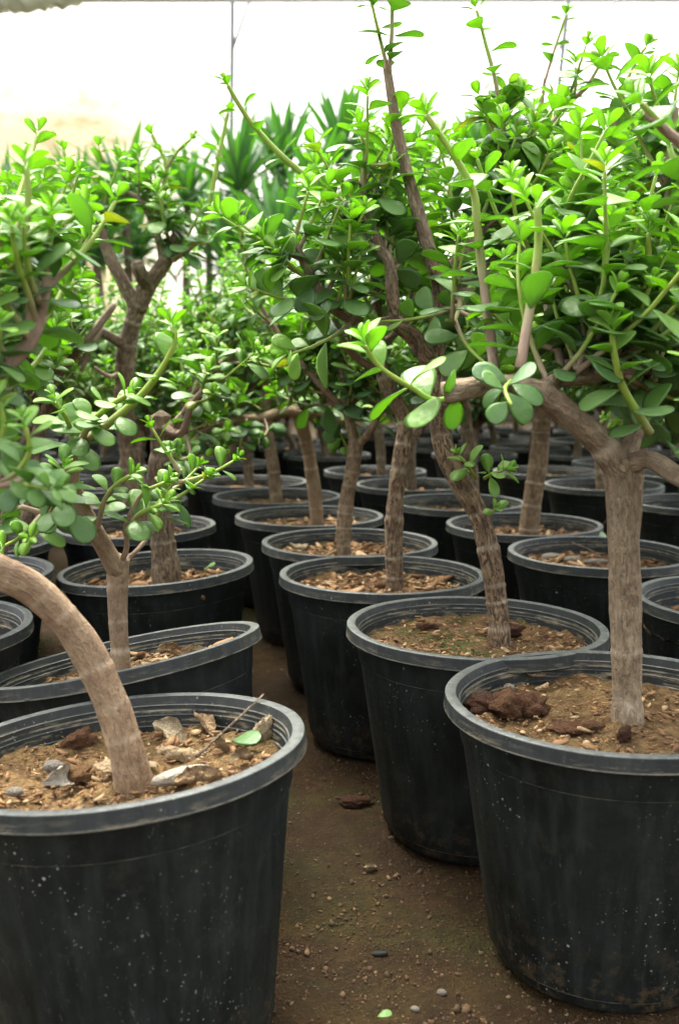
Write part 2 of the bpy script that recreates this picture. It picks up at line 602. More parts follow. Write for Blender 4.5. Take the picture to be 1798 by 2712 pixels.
CHIP = []
for s in range(4):
    V = np.array([[x, y, z] for x in (-1, 0, 1) for y in (-1, 1) for z in (-1, 1)], float)
    V[:, 1] *= np.where(np.abs(V[:, 0]) > 0.5, 0.55, 1.0)
    V[:, 2] += 0.8 * (V[:, 0] ** 2) * RNG.uniform(-1, 1)
    V += RNG.normal(0, 0.16, V.shape)
    F = []
    for a in (0, 4):
        F += [[a, a + 4, a + 6, a + 2], [a + 1, a + 3, a + 7, a + 5], [a, a + 1, a + 5, a + 4], [a + 2, a + 6, a + 7, a + 3]]
    F += [[0, 2, 3, 1], [8, 9, 11, 10]]
    F = np.array(F)
    F = np.concatenate([F[:, [0, 1, 2]], F[:, [0, 2, 3]]])
    CHIP.append((V, F))
PEB = [(lump(ICO1[0], 0.35, 1.3, 3.1 * s), ICO1[1]) for s in range(4)]

# grit on the floor of the aisle and between the pots
n = 50000
T = np.stack([RNG.uniform(-0.75, 0.55, n), 0.6 + 1.7 * RNG.random(n) ** 1.4, np.zeros(n)], 1)
T = T[np.abs(T[:, 0]) < 0.37 * T[:, 1]]
for cx, cy in ((.249, .891), (-.16, .769), (-.19, 1.045), (-.267, 1.531), (.158, 1.149), (.062, 1.449), (.017, 1.722), (-.061, 2.038), (.354, 1.928), (.423, 1.627), (.535, 1.285), (-.51, 1.14), (-.57, 1.45), (-.645, 1.72), (-.38, 1.9)):
    T = T[(T[:, 0] - cx) ** 2 + (T[:, 1] - cy) ** 2 > 0.098 ** 2]
clump = fbm(T * 6.0 + 9, 3)
T = T[clump > RNG.uniform(-0.6, 0.5, len(T))]
S0 = np.clip(RNG.lognormal(math.log(0.0011), 0.45, len(T)), 0.0006, 0.0040)
T[:, 2] = 0.006 * fbm(np.c_[T[:, :2], np.zeros(len(T))] * 5, 3) + 0.0045 * fbm(np.c_[T[:, :2], np.zeros(len(T))] * 38 + 5, 4) - 0.004 + S0 * 0.25
S = np.stack([S0, S0 * RNG.uniform(0.6, 1, len(T)), S0 * RNG.uniform(0.4, 0.8, len(T))], 1)
obj('gravel', scatter_mesh('gravel', PEB + CHIP[:2], T, rot_rand(len(T)), S, M['gravel']), kind='stuff',
    label='fine grit, pebbles and bark crumbs strewn over the earth floor')

# ------------------------------------------------------------------ pot
POT_H, RIM_R = 0.2476, 0.15


def lathe(profile, seg, rmod=None):
    n = len(profile)
    th = np.linspace(0, 2 * np.pi, seg, endpoint=False)
    r = np.array([p[0] for p in profile])[:, None]
    z = np.array([p[1] for p in profile])[:, None]
    rr = r + (rmod(th[None, :], z, r) if rmod else 0)
    V = np.stack([rr * np.cos(th), rr * np.sin(th), z + 0 * th], -1).reshape(-1, 3)
    i, j = np.meshgrid(np.arange(n - 1), np.arange(seg), indexing='ij')
    a = (i * seg + j).ravel()
    b = (i * seg + (j + 1) % seg).ravel()
    F = np.stack([a, b, b + seg, a + seg], 1)
    return V, F


def flute(th, z, r):
    m = np.clip((z - 0.02) / 0.02, 0, 1) * np.clip((0.20 - z) / 0.015, 0, 1)
    return -0.0013 * m * (np.abs(np.sin(th * 14 + 0.3 * np.sin(3 * th))) ** 0.6) * (0.6 + 0.4 * np.sin(5 * th))


body = [(0.0, 0.004), (0.094, 0.004), (0.0985, 0.0), (0.1005, 0.003), (0.1015, 0.011), (0.1055, 0.0125), (0.1065, 0.0145)]
for k in range(1, 13):
    q = k / 12
    body.append((0.1065 + (0.1335 - 0.1065) * q, 0.0145 + (0.2005 - 0.0145) * q))
body += [(0.1338, 0.2050), (0.1356, 0.2058), (0.1360, 0.2075), (0.1372, 0.2150), (0.1395, 0.2260), (0.1420, 0.2335), (0.1440, 0.2350)]
V, F = lathe(body, 112, flute)
POT_MESH = mk_mesh('pot', V, F, M['pot'])
POT_MESH.set_sharp_from_angle(angle=R(28))
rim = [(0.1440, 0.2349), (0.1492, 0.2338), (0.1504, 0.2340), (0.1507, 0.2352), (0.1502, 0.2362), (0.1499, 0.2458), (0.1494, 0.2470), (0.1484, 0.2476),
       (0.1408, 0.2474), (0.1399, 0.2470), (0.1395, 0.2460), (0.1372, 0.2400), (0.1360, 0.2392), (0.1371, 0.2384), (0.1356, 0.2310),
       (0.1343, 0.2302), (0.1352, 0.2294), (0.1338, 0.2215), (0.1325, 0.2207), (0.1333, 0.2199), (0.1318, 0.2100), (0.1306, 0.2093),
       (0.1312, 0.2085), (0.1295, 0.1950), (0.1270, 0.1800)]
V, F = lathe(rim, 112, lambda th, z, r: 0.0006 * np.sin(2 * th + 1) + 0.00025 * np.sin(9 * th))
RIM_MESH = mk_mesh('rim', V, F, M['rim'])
RIM_MESH.set_sharp_from_angle(angle=R(35))


# ------------------------------------------------------------------ tubes (trunks, branches, stems)
def catmull(P, step):
    P = [np.array(p, float) for p in P]
    if len(P) == 2:
        P = [P[0], (P[0] + P[1]) / 2, P[1]]
    P = [2 * P[0] - P[1]] + P + [2 * P[-1] - P[-2]]
    out = []
    for i in range(1, len(P) - 2):
        n_ = max(2, int(np.linalg.norm(P[i + 1] - P[i]) / step))
        for k in range(n_):
            t = k / n_
            a, b, c, d = P[i - 1:i + 3]
            out.append(0.5 * ((2 * b) + (c - a) * t + (2 * a - 5 * b + 4 * c - d) * t * t + (3 * b - a - 3 * c + d) * t ** 3))
    out.append(P[-2])
    return np.array(out)


def tube(P, r0, r1, seg=10, step=0.006, young=(0, 0), rings=0.0, rough=0.0, cap='round', flare=0.0, seed=0.0, ringamp=1.0):
    """returns V, F(list), attrs, and the resampled path"""
    C = catmull(P, step)
    n_ = len(C)
    L = np.concatenate([[0], np.cumsum(np.linalg.norm(np.diff(C, axis=0), axis=1))])
    t = L / max(L[-1], 1e-6)
    rad = r0 + (r1 - r0) * t
    if flare:
        rad = rad * (1 + flare * np.exp(-L / 0.02))
    if rings:
        ph = L / rings + 0.28 * np.sin(2 * np.pi * L / (rings * 3.7) + seed * 9) + 0.10 * np.sin(2 * np.pi * L / (rings * 1.9) + seed * 5)
        fr = ph - np.floor(ph)
        am = ringamp * (0.15 + 0.85 * hash3(np.floor(ph).astype(np.int64), np.full(n_, int(seed * 100), np.int64), np.zeros(n_, np.int64)))
        rad = rad * (1 + 0.075 * am * np.exp(-((fr - 0.5) / 0.10) ** 2) - 0.09 * am * np.exp(-((fr - 0.62) / 0.05) ** 2) + 0.03 * np.sin(L * 55 + seed))
    ring = am * np.exp(-((fr - 0.60) / 0.07) ** 2) if rings else np.zeros(n_)
    D = np.gradient(C, axis=0)
    D /= np.linalg.norm(D, axis=1)[:, None] + 1e-12
    up = np.array([0.31, 0.95, 0.1])
    N = np.empty_like(C)
    v = up - D[0] * up.dot(D[0])
    for i in range(n_):
        v = v - D[i] * v.dot(D[i])
        v /= np.linalg.norm(v) + 1e-12
        N[i] = v
    B = np.cross(D, N)
    th = np.linspace(0, 2 * np.pi, seg, endpoint=False)
    cs, sn = np.cos(th), np.sin(th)
    rr = np.repeat(rad[:, None], seg, 1)
    co = np.stack([rad[:, None] * cs, rad[:, None] * sn, np.repeat(L[:, None], seg, 1)], -1)
    if rough:
        q = co.reshape(-1, 3)
        q2 = q * np.array([150, 150, 22]) + seed * 7.7
        rr = rr * (1 + rough * fbm(q2, 3).reshape(n_, seg) + 0.6 * rough * vnoise(q * 45 + seed).reshape(n_, seg))
    V = C[:, None, :] + rr[..., None] * (cs[None, :, None] * N[:, None, :] + sn[None, :, None] * B[:, None, :])
    V = V.reshape(-1, 3)
    i, j = np.meshgrid(np.arange(n_ - 1), np.arange(seg), indexing='ij')
    a = (i * seg + j).ravel()
    b = (i * seg + (j + 1) % seg).ravel()
    F4 = np.stack([a, b, b + seg, a + seg], 1)
    V = np.concatenate([V, [C[0] - D[0] * r0 * 0.2], [C[-1] + D[-1] * (rad[-1] * (0.6 if cap == 'round' else 0.08))]])
    k = n_ * seg
    e = (n_ - 1) * seg
    F3 = [[k, (x + 1) % seg, x] for x in range(seg)] + [[k + 1, e + x, e + (x + 1) % seg] for x in range(seg)]
    bark = np.concatenate([co.reshape(-1, 3) + seed, [[seed, seed, seed]], [[seed, seed, L[-1] + seed]]])
    yv = np.concatenate([np.repeat(young[0] + (young[1] - young[0]) * t, seg), [young[0]], [young[1]]])
    rg = np.concatenate([np.repeat(ring, seg), [0, 0]])
    return V, [F4, np.array(F3)], {'bark': bark, 'young': yv, 'ring': rg}, C


# ------------------------------------------------------------------ leaves
def leaf_template(st, ring, kind):
    """closed succulent leaf, length 1 along x, half-width 0.5 (scaled later), rounded tip, narrow base"""
    ts = np.array({10: [0, .06, .16, .28, .42, .56, .70, .82, .91, .965, .99, 1], 6: [0, .12, .30, .52, .74, .90, .98, 1], 3: [0, .28, .68, .955, 1]}[st])
    V, F = [], []
    cup, bend, fold, twist = [(0.05, -0.08, 0.02, 0.0), (0.08, 0.05, 0.03, 0.10), (-0.03, -0.16, 0.01, -0.08), (0.02, 0.02, 0.04, 0.05), (0.06, -0.12, 0.0, -0.12)][kind]

    def w(t):
        return 0.5 * float(np.interp(t, [0, .04, .10, .18, .30, .45, .60, .75, .87, .94, .98, 1], [0, .10, .20, .38, .66, .90, 1.0, .98, .84, .64, .40, 0]))

    def zc(t):
        return bend * t * t + 0.06 * math.sin(3 * t)

    V.append((0, 0, 0))
    ang = np.linspace(0, 2 * np.pi, ring, endpoint=False)
    for t in ts[1:-1]:
        wt = w(t)
        th_ = 0.027 * (0.55 + 0.45 * math.sin(math.pi * t))
        for a in ang:
            y = wt * math.cos(a)
            z = th_ * math.sin(a)
            yy = y / 0.5
            z += zc(t) + cup * yy * yy * 0.5 + fold * abs(yy) * 0.5 * math.sin(math.pi * t)
            tw = twist * (t - 0.3)
            V.append((t, y * math.cos(tw) - z * math.sin(tw) * 0.3, z + y * math.sin(tw)))
    V.append((1.0, 0, zc(1.0)))
    n_ = len(ts) - 2
    for x in range(ring):
        F.append([0, 1 + (x + 1) % ring, 1 + x])
        o = 1 + (n_ - 1) * ring
        F.append([len(V) - 1, o + x, o + (x + 1) % ring])
    for i in range(n_ - 1):
        for x in range(ring):
            a, b = 1 + i * ring + x, 1 + i * ring + (x + 1) % ring
            F.append([a, b, b + ring])
            F.append([a, b + ring, a + ring])
    V, F = np.array(V, float), np.array(F)
    return V, F


LEAF_HI = [leaf_template(10, 8, k) for k in range(5)]
LEAF_MID = [leaf_template(6, 4, k) for k in range(5)]
LEAF_LO = [leaf_template(3, 4, k) for k in range(5)]


def fix_normals(V, F):
    c = V.mean(0)
    n_ = np.cross(V[F[:, 1]] - V[F[:, 0]], V[F[:, 2]] - V[F[:, 0]])
    # signed volume decides orientation
    vol = (V[F[:, 0]] * n_).sum()
    return F if vol > 0 else F[:, ::-1]


for L_ in (LEAF_HI, LEAF_MID, LEAF_LO):
    for k in range(5):
        L_[k] = (L_[k][0], fix_normals(*L_[k]))
LEAF_HI_M = [mk_mesh('leaf', V, F, M['leaf']) for V, F in LEAF_HI]
LEAF_MID_M = [mk_mesh('leaf', V, F, M['leaf']) for V, F in LEAF_MID]


SKY_U = [-200, 0, 150, 350, 480, 560, 640, 750, 850, 1000, 1100, 1250, 1330, 1450, 1568, 1800]
SKY_V = [330, 400, 335, 335, 345, 345, 335, 290, 235, 265, 255, 205, 160, 155, 190, 190]


def above_sky(p):
    u, v, d = project(np.array(p))
    return d > .2 and v / K + random.uniform(-45, 75) - 25 < np.interp(u / K, SKY_U, SKY_V)


class Plant:
    def __init__(s, x, y, pot_tilt=(0, 0), soil_z=0.217, near=0, soil='soil', dz=0.0):
        s.x, s.y, s.tilt, s.soil_z, s.near, s.soil, s.dz = x, y, pot_tilt, soil_z, near, soil, dz
        s.leaves = []       # pos, X, Z, L, ratio, youth, rnd, variant
        s.wood = []         # name, V, F, attrs
        s.label = s.group = None
        s.bark = (.6, .4)
        s.lscale = 1.3
        s.base = Vector((x, y, soil_z - 0.015))

    def add_tube(s, name, P, r0, r1, **kw):
        seg = kw.pop('seg', {2: 18, 1: 10, 0: 6}[s.near])
        if name == 'stem':
            seg = min(seg, 8 if s.near == 2 and s.y < 1.3 else 6)
            kw.setdefault('step', 0.006 if s.near == 2 else 0.012)
        kw.setdefault('seed', random.random() * 5)
        kw.setdefault('step', {2: 0.0025 if name == 'trunk' else 0.004, 1: 0.006, 0: 0.02}[s.near])
        V, F, A, C = tube(P, r0, r1, seg=seg, **kw)
        s.wood.append((name, V, F, A))
        return C

    def leaf(s, p, X, Zh, L, ratio, youth, rnd=None):
        L = L * s.lscale
        X = Vector(X).normalized()
        Z = Vector(Zh)
        Z = (Z - X * Z.dot(X))
        if Z.length < 1e-4:
            Z = X.orthogonal()
        Z.normalize()
        s.leaves.append((np.array(p), np.array(X), np.array(Z), L, ratio, min(1, max(0, youth)), random.random() if rnd is None else rnd, random.randrange(5)))

    def leafy(s, C, r, size, spacing, t0=0.1, tip=True, y0=0.0, y1=1.0, keep=0.92, spread=1.0):
        """leaf pairs, each at right angles to the pair below, along a path"""
        C = np.asarray(C)
        L = np.concatenate([[0], np.cumsum(np.linalg.norm(np.diff(C, axis=0), axis=1))])
        tot = L[-1]
        phase = random.uniform(0, math.pi)
        d = tot * t0 + random.uniform(0, spacing)
        k = 0
        while d < tot - 0.004:
            i = min(len(C) - 2, int(np.searchsorted(L, d)) - 1 if d > 0 else 0)
            i = max(i, 0)
            f = (d - L[i]) / max(1e-6, L[i + 1] - L[i])
            p = C[i] * (1 - f) + C[i + 1] * f
            ax = Vector(C[min(i + 2, len(C) - 1)] - C[max(i - 1, 0)]).normalized()
            q = d / tot
            e = max(0.0, (q - 0.55) / 0.45)
            sz = size * (1 - 0.45 * e) * random.uniform(0.72, 1.1)
            pitch = (0.20 + 0.42 * e) + random.gauss(0, 0.16)
            o = ax.orthogonal().normalized()
            o = Matrix.Rotation(phase + k * math.pi / 2 + random.gauss(0, 0.2), 3, ax) @ o
            yth = y0 + (y1 - y0) * (q ** 1.4) + random.gauss(0, 0.07)
            for sgn in (1, -1):
                if random.random() > keep:
                    continue
                dirv = (o * sgn * math.cos(pitch) * spread + ax * math.sin(pitch)).normalized()
                dirv.z = dirv.z * 0.75 + random.gauss(0.0, 0.10)
                zn = ax * 0.6 + Vector((random.gauss(0, 0.2), random.gauss(0, 0.2), 0.85))
                s.leaf(Vector(p) + o * sgn * r * 0.8, dirv, zn, sz * random.uniform(0.85, 1.12), random.uniform(0.60, 0.82), yth)
            d += spacing * random.uniform(0.8, 1.2) * (1 - 0.35 * e)
            k += 1
        if tip:
            p = Vector(C[-1])
            ax = Vector(C[-1] - C[-2]).normalized()
            ax = (ax + Vector((0, 0, 0.3))).normalized()
            o0 = ax.orthogonal().normalized()
            for kk, (lf, pt) in enumerate(((0.62, 0.55), (0.48, 0.85), (0.30, 1.15))):
                o = Matrix.Rotation(phase + (k + kk) * math.pi / 2, 3, ax) @ o0
                for sgn in (1, -1):
                    dirv = o * sgn * math.cos(pt) + ax * math.sin(pt)
                    s.leaf(p + ax * 0.004 * kk, dirv, ax - o * sgn * 0.3 + Vector((0, 0, 0.2)), size * lf * random.uniform(0.85, 1.1), random.uniform(0.48, 0.62), y1 + random.gauss(0, 0.05))

    def shoot(s, p0, d0, length, r0=0.0028, size=0.034, y=(0.3, 1.0), spacing=0.020, up=0.45, keep=0.93, t0=0.08, name='stem', ly=(0.0, 1.0)):
        p = Vector(p0)
        d = Vector(d0).normalized()
        if s.x or s.y:
            for k in range(6):
                if not above_sky(p + (d + Vector((0, 0, .3))).normalized() * length):
                    break
                length *= 0.7
            if length < 0.03:
                return
            if s.y < 1.95:
                for q_ in (0.5, 1.1):
                    u_, v_, d_ = project(np.array(p + (d + Vector((0, 0, .25))).normalized() * length * q_))
                    if 195 * K < u_ < 425 * K and 545 * K < v_ < 880 * K:
                        return
                    if s.y < 1.3 and 1040 * K < u_ < 1450 * K and 900 * K < v_ < 1300 * K:
                        return
        n_ = max(3, int(length / 0.025))
        pts = [p.copy()]
        for i in range(n_):
            d = (d + Vector((random.gauss(0, 0.10), random.gauss(0, 0.10), up * 0.22))).normalized()
            p = p + d * (length / n_)
            pts.append(p.copy())
        C = s.add_tube(name, pts, r0, r0 * 0.5, young=y, rings=0.0 if s.near == 0 else spacing, **({'seg': 8} if s.near == 2 else {}))
        s.leafy(C, r0 * 0.8, size, spacing, t0=t0, keep=keep, y0=ly[0], y1=ly[1])
        return C

    def dress(s, C, n_, length=(0.08, 0.18), size=0.034, t0=0.2, out=None, up=0.6, lift=0.4, **kw):
        """shoots springing from a limb"""
        C = np.asarray(C)
        if s.near == 2:
            n_ = int(n_ * 1.45 + .5)
        for k in range(n_):
            q = t0 + (1 - t0) * (k + random.random()) / n_
            i = min(len(C) - 2, int(q * (len(C) - 1)))
            ax = Vector(C[i + 1] - C[i]).normalized()
            o = Matrix.Rotation(random.uniform(0, 2 * math.pi), 3, ax) @ ax.orthogonal().normalized()
            d = o * 1.0 + ax * 0.45 + Vector((0, 0, lift * .8))
            if out is not None:
                d += Vector(out)
            s.shoot(C[i], d, random.uniform(*length), size=size * random.uniform(0.85, 1.15), up=up, **kw)

    def auto_crown(s, p0, d0, n_limbs=4, limb=(0.12, 0.22), r=0.010, spread=0.9, shoots=5, size=0.034, length=(0.08, 0.18), lift=0.35, young=(0.05, 0.25), az0=None, azr=2 * math.pi):
        az = random.uniform(0, 6.28) if az0 is None else az0
        for k in range(n_limbs):
            a = az + azr * (k + random.uniform(-0.3, 0.3)) / n_limbs
            d = (Vector((math.cos(a), math.sin(a), 0)) * spread + Vector(d0) * 0.8 + Vector((0, 0, random.uniform(0.1, 0.7)))).normalized()
            p = Vector(p0)
            Ln = random.uniform(*limb)
            pts = [p.copy()]
            for i in range(4):
                d = (d + Vector((random.gauss(0, 0.16), random.gauss(0, 0.16), 0.14))).normalized()
                p = p + d * Ln / 4
                pts.append(p.copy())
            C = s.add_tube('branch', pts, r, r * 0.55, young=young, rings=0.022 if s.near else 0, rough=0.06 if s.near else 0)
            s.dress(C, shoots, length, size, t0=0.2, lift=lift)
            d2 = Vector(C[-1] - C[-3])
            for m_ in range(2):
                s.shoot(C[-1], d2.normalized() + Vector((random.gauss(0, .4), random.gauss(0, .4), .5)), random.uniform(*length) * 1.15, size=size)


PLANTS = []


def wpx(px, Y):
    return px * K / FPX * Y / 2


def path(pts):
    """[(u, v, Y), ...] photo points at a depth -> world points"""
    return [at(*p) for p in pts]


def limb(P, name, pts, w0, w1, **kw):
    Y0, Y1 = pts[0][2], pts[-1][2]
    kw.setdefault('rings', 0.024)
    kw.setdefault('rough', 0.07)
    return P.add_tube(name, path(pts), wpx(w0, Y0), wpx(w1, Y1), **kw)


def sprig(P, pts, w0, w1, size, spacing=0.02, t0=0.1, young=(0.3, 1.0), keep=0.93, ly=(0.0, 1.0), tip=True, name='stem'):
    C = P.add_tube(name, path(pts), wpx(w0, pts[0][2]), wpx(w1, pts[-1][2]), young=young, rings=spacing)
    P.leafy(C, wpx(w1, pts[-1][2]), size, spacing, t0=t0, keep=keep, y0=ly[0], y1=ly[1], tip=tip)
    return C


# ------------------------------------------------------------------ the front plants, each traced at its own depth
# right front
P = FR = Plant(0.249, 0.891, (0, 0.5), 0.218, 2, 'soil_sandy', 0.0)
P.bark = (.35, .9)
P.lscale = 1.1
P.label = 'potted succulent at the front right with a straight thick grey trunk and sawn-off side limb'
limb(P, 'trunk', [(1447, 1690, .893), (1446, 1560, .892), (1443, 1400, .888), (1440, 1250, .885), (1436, 1130, .882), (1430, 1060, .88)], 69, 78, rings=0.045, rough=0.085, flare=0.15, ringamp=.7)
C = limb(P, 'branch', [(1440, 1100, .882), (1385, 1025, .87), (1315, 960, .855), (1240, 898, .842)], 68, 56, young=(0, .08))
C = limb(P, 'branch', [(1268, 912, .846), (1200, 892, .838), (1110, 893, .833), (1022, 908, .83)], 52, 48, cap='flat', rings=0.06, young=(0.02, 0.05))
sprig(P, [(1100, 895, .833), (1010, 925, .825), (950, 895, .82), (880, 850, .815), (845, 800, .81)], 15, 11, 0.040, 0.022, young=(.7, 1), ly=(.3, 1.0))
sprig(P, [(1180, 880, .83), (1165, 900, .80), (1180, 935, .78)], 12, 9, 0.030, 0.014, young=(.6, .8), ly=(0, .2), tip=False)
C = limb(P, 'branch', [(1250, 905, .845), (1290, 876, .865), (1345, 872, .88), (1420, 855, .92), (1500, 850, .94), (1590, 830, .95)], 42, 30, young=(0, .15))
P.dress(C, 11, (0.08, 0.17), 0.038, t0=0.05, lift=0.8)
C = limb(P, 'branch', [(1440, 1080, .88), (1500, 1062, .86), (1575, 1105, .83), (1650, 1110, .80), (1700, 1040, .79)], 48, 36, young=(0, .15))
P.dress(C, 4, (0.06, 0.11), 0.034, t0=0.35, lift=0.5)
C = limb(P, 'branch', [(1437, 1085, .885), (1475, 970, .92), (1500, 890, .96), (1530, 800, 1.0), (1545, 700, 1.02)], 44, 26, young=(0, .2))
P.dress(C, 12, (0.10, 0.2), 0.036, t0=0.2, lift=0.7)
sprig(P, [(1200, 850, .84), (1215, 760, .845), (1232, 660, .85), (1243, 560, .852), (1240, 480, .85)], 26, 17, 0.038, 0.030, young=(.25, .75), ly=(.15, 1), keep=.95)
sprig(P, [(1145, 880, .94), (1130, 760, .95), (1112, 620, .955), (1100, 500, .95), (1092, 440, .95), (1045, 355, .945), (985, 268, .94)], 26, 14, 0.037, 0.030, young=(.12, .9), ly=(.1, .9), t0=.25)
sprig(P, [(1500, 1000, .86), (1440, 900, .84), (1420, 830, .83), (1412, 765, .825)], 22, 14, 0.037, 0.02, young=(.5, 1), ly=(.2, 1))
sprig(P, [(1500, 880, .95), (1492, 740, .93), (1497, 630, .92), (1496, 540, .91)], 22, 12, 0.037, 0.026, young=(.4, .95), ly=(.1, 1))
C = limb(P, 'branch', [(1640, 900, .8), (1650, 620, .77), (1600, 380, .755), (1535, 300, .75), (1490, 262, .75)], 34, 20, young=(.05, .3), rings=.03)
sprig(P, [(1540, 305, .75), (1510, 270, .748), (1480, 240, .745)], 16, 12, 0.037, 0.012, ly=(.3, .7), young=(.4, .9), t0=.0)
sprig(P, [(1620, 480, .77), (1575, 420, .79), (1545, 340, .80)], 16, 12, 0.037, 0.018, ly=(.0, .5))
C = limb(P, 'branch', [(1345, 872, .88), (1360, 780, .92), (1340, 680, .95), (1330, 590, .96)], 26, 16, young=(.1, .35), rings=.03)
P.dress(C, 11, (0.08, 0.16), 0.038, t0=0.1, lift=0.6)
C = limb(P, 'branch', [(1300, 878, .868), (1285, 790, .93), (1260, 700, .99), (1240, 600, 1.02)], 22, 14, young=(.1, .35), rings=.03)
P.dress(C, 10, (0.08, 0.15), 0.036, t0=0.1, lift=0.5)
PLANTS.append(P)

# left front
P = FL = Plant(-0.160, 0.769, (4.2, -3.0), 0.214, 2, 'soil_sandy', -0.003)
P.bark = (.22, .1)
P.lscale = .9
P.label = 'potted succulent at the front left with a thick pale trunk bowed over to the left'
limb(P, 'trunk', [(318, 1850, .772), (293, 1740, .772), (255, 1620, .774), (205, 1510, .775), (145, 1425, .77), (75, 1360, .762), (0, 1322, .752), (-90, 1270, .74), (-135, 1140, .735), (-110, 1000, .73)], 87, 74, rings=0.034, rough=0.09, ringamp=.5, flare=0.28, young=(0.02, 0.06))
C = limb(P, 'branch', [(-115, 1020, .73), (-60, 920, .73), (0, 858, .73), (70, 790, .732), (100, 700, .735), (110, 640, .735)], 52, 22, young=(.05, .35))
sprig(P, [(108, 660, .735), (112, 600, .735), (118, 540, .733), (120, 500, .73)], 18, 13, 0.035, 0.02, young=(.4, .8), ly=(.2, 1))
sprig(P, [(60, 800, .732), (70, 700, .725), (62, 560, .72), (66, 450, .715), (62, 390, .715)], 20, 14, 0.035, 0.03, young=(.3, .7), ly=(.2, .9), keep=.85)
P.dress(C, 10, (0.06, 0.13), 0.033, t0=0.1, lift=0.4, out=(-.3, 0, 0))
C = limb(P, 'branch', [(-120, 1120, .735), (-70, 1110, .70), (-10, 1120, .675), (50, 1110, .66)], 34, 18, young=(.1, .4))
sprig(P, [(0, 1118, .67), (40, 1090, .66), (70, 1040, .655), (60, 990, .65)], 14, 11, 0.031, 0.012, ly=(.2, .8), t0=0)
sprig(P, [(20, 1115, .67), (70, 1120, .655), (115, 1130, .645)], 12, 9, 0.031, 0.012, ly=(.0, .4), t0=0)
sprig(P, [(-60, 1110, .70), (-20, 1060, .69), (10, 990, .685), (0, 930, .68)], 14, 11, 0.032, 0.013, ly=(.3, 1), t0=0)
C = limb(P, 'branch', [(-112, 1010, .73), (-170, 860, .74), (-150, 700, .745), (-70, 560, .75)], 46, 22, young=(.05, .3))
P.dress(C, 12, (0.08, 0.16), 0.033, t0=0.1, lift=0.4)
PLANTS.append(P)

# the tipped pot behind it
P = L2 = Plant(-0.19, 1.045, (10.7, -6.8), 0.217, 2, 'soil', -0.006)
P.bark = (.2, .5)
P.lscale = 1.0
P.label = 'low forked succulent in the tipped black pot behind the bowed trunk'
limb(P, 'trunk', [(287, 1600, 1.045), (277, 1500, 1.045), (272, 1400, 1.045), (273, 1320, 1.043), (275, 1290, 1.04)], 42, 50, rings=0.05, rough=0.07, young=(0.0, 0.08))
C = limb(P, 'branch', [(272, 1320, 1.042), (238, 1258, 1.03), (198, 1185, 1.02), (168, 1118, 1.01), (172, 1060, 1.0), (200, 1010, .99)], 46, 30, young=(.0, .15), rings=.03)
sprig(P, [(196, 1020, .99), (255, 975, .985), (325, 915, .98), (375, 850, .975), (405, 790, .97), (398, 755, .97)], 22, 13, 0.036, 0.026, young=(.4, 1), ly=(.1, 1))
sprig(P, [(180, 1045, 1.0), (205, 985, .97), (245, 945, .95), (290, 915, .94)], 17, 12, 0.038, 0.017, young=(.3, .8), ly=(.2, .9))
sprig(P, [(175, 1050, 1.0), (160, 980, .97), (130, 930, .95)], 14, 10, 0.036, 0.016, young=(.3, .8), ly=(.2, .8))
sprig(P, [(170, 1120, 1.0), (150, 1180, .96), (130, 1130, .93), (145, 1085, .92)], 14, 10, 0.04, 0.016, young=(.2, .6), ly=(0, .5), t0=.3)
C = limb(P, 'branch', [(195, 1190, 1.02), (150, 1192, 1.01), (100, 1185, .99), (50, 1170, .98)], 20, 12, young=(.08, .4), rings=.02)
P.dress(C, 3, (0.04, 0.08), 0.030, t0=.4, lift=.2)
C = limb(P, 'branch', [(276, 1310, 1.04), (293, 1265, 1.03), (291, 1215, 1.02), (305, 1180, 1.01)], 14, 10, young=(.05, .3), rings=.03)
sprig(P, [(292, 1230, 1.02), (320, 1190, 1.0), (350, 1175, .99), (375, 1165, .985)], 13, 10, 0.030, 0.011, young=(.3, .8), ly=(.3, .9))
sprig(P, [(225, 1225, 1.02), (240, 1160, 1.0), (268, 1120, .99), (300, 1100, .985)], 14, 10, 0.031, 0.012, young=(.2, .7), ly=(.4, .9))
sprig(P, [(300, 1190, 1.01), (330, 1140, 1.01), (380, 1115, 1.01)], 13, 9, 0.030, 0.013, young=(.2, .7), ly=(.2, .8))
C = limb(P, 'branch', [(278, 1305, 1.045), (318, 1270, 1.06), (345, 1235, 1.08), (362, 1195, 1.09), (385, 1140, 1.1), (420, 1085, 1.1)], 12, 8, young=(.08, .5), rings=.02)
P.dress(C, 4, (0.04, 0.08), 0.028, t0=.4, lift=.3)
PLANTS.append(P)

# third on the left: thick ringed trunk
P = L3 = Plant(-0.267, 1.531, (3.4, -0.2), 0.212, 2, 'soil', -0.006)
P.bark = (.9, .8)
P.label = 'potted succulent with a short thick ringed trunk behind the tipped pot'
C = limb(P, 'trunk', [(390, 1370, 1.53), (382, 1300, 1.53), (370, 1200, 1.53), (366, 1110, 1.53), (374, 1020, 1.52), (372, 960, 1.52)], 66, 46, rings=0.045, rough=0.09, flare=.08)
C = limb(P, 'branch', [(374, 1020, 1.52), (432, 958, 1.5), (474, 880, 1.49), (515, 845, 1.48), (575, 826, 1.48)], 36, 26, cap='flat')
P.dress(C, 4, (0.04, 0.09), 0.028, t0=0.35, lift=0.4)
C = limb(P, 'branch', [(372, 985, 1.52), (420, 1000, 1.47), (440, 940, 1.45), (470, 900, 1.43)], 24, 12, young=(.05, .3))
P.dress(C, 4, (0.05, 0.10), 0.028, t0=0.3, lift=0.5)
sprig(P, [(430, 1005, 1.46), (440, 1050, 1.44), (415, 1062, 1.42), (400, 1045, 1.41)], 9, 7, 0.026, 0.012, young=(.2, .6), ly=(.1, .5), t0=.4)
PLANTS.append(P)

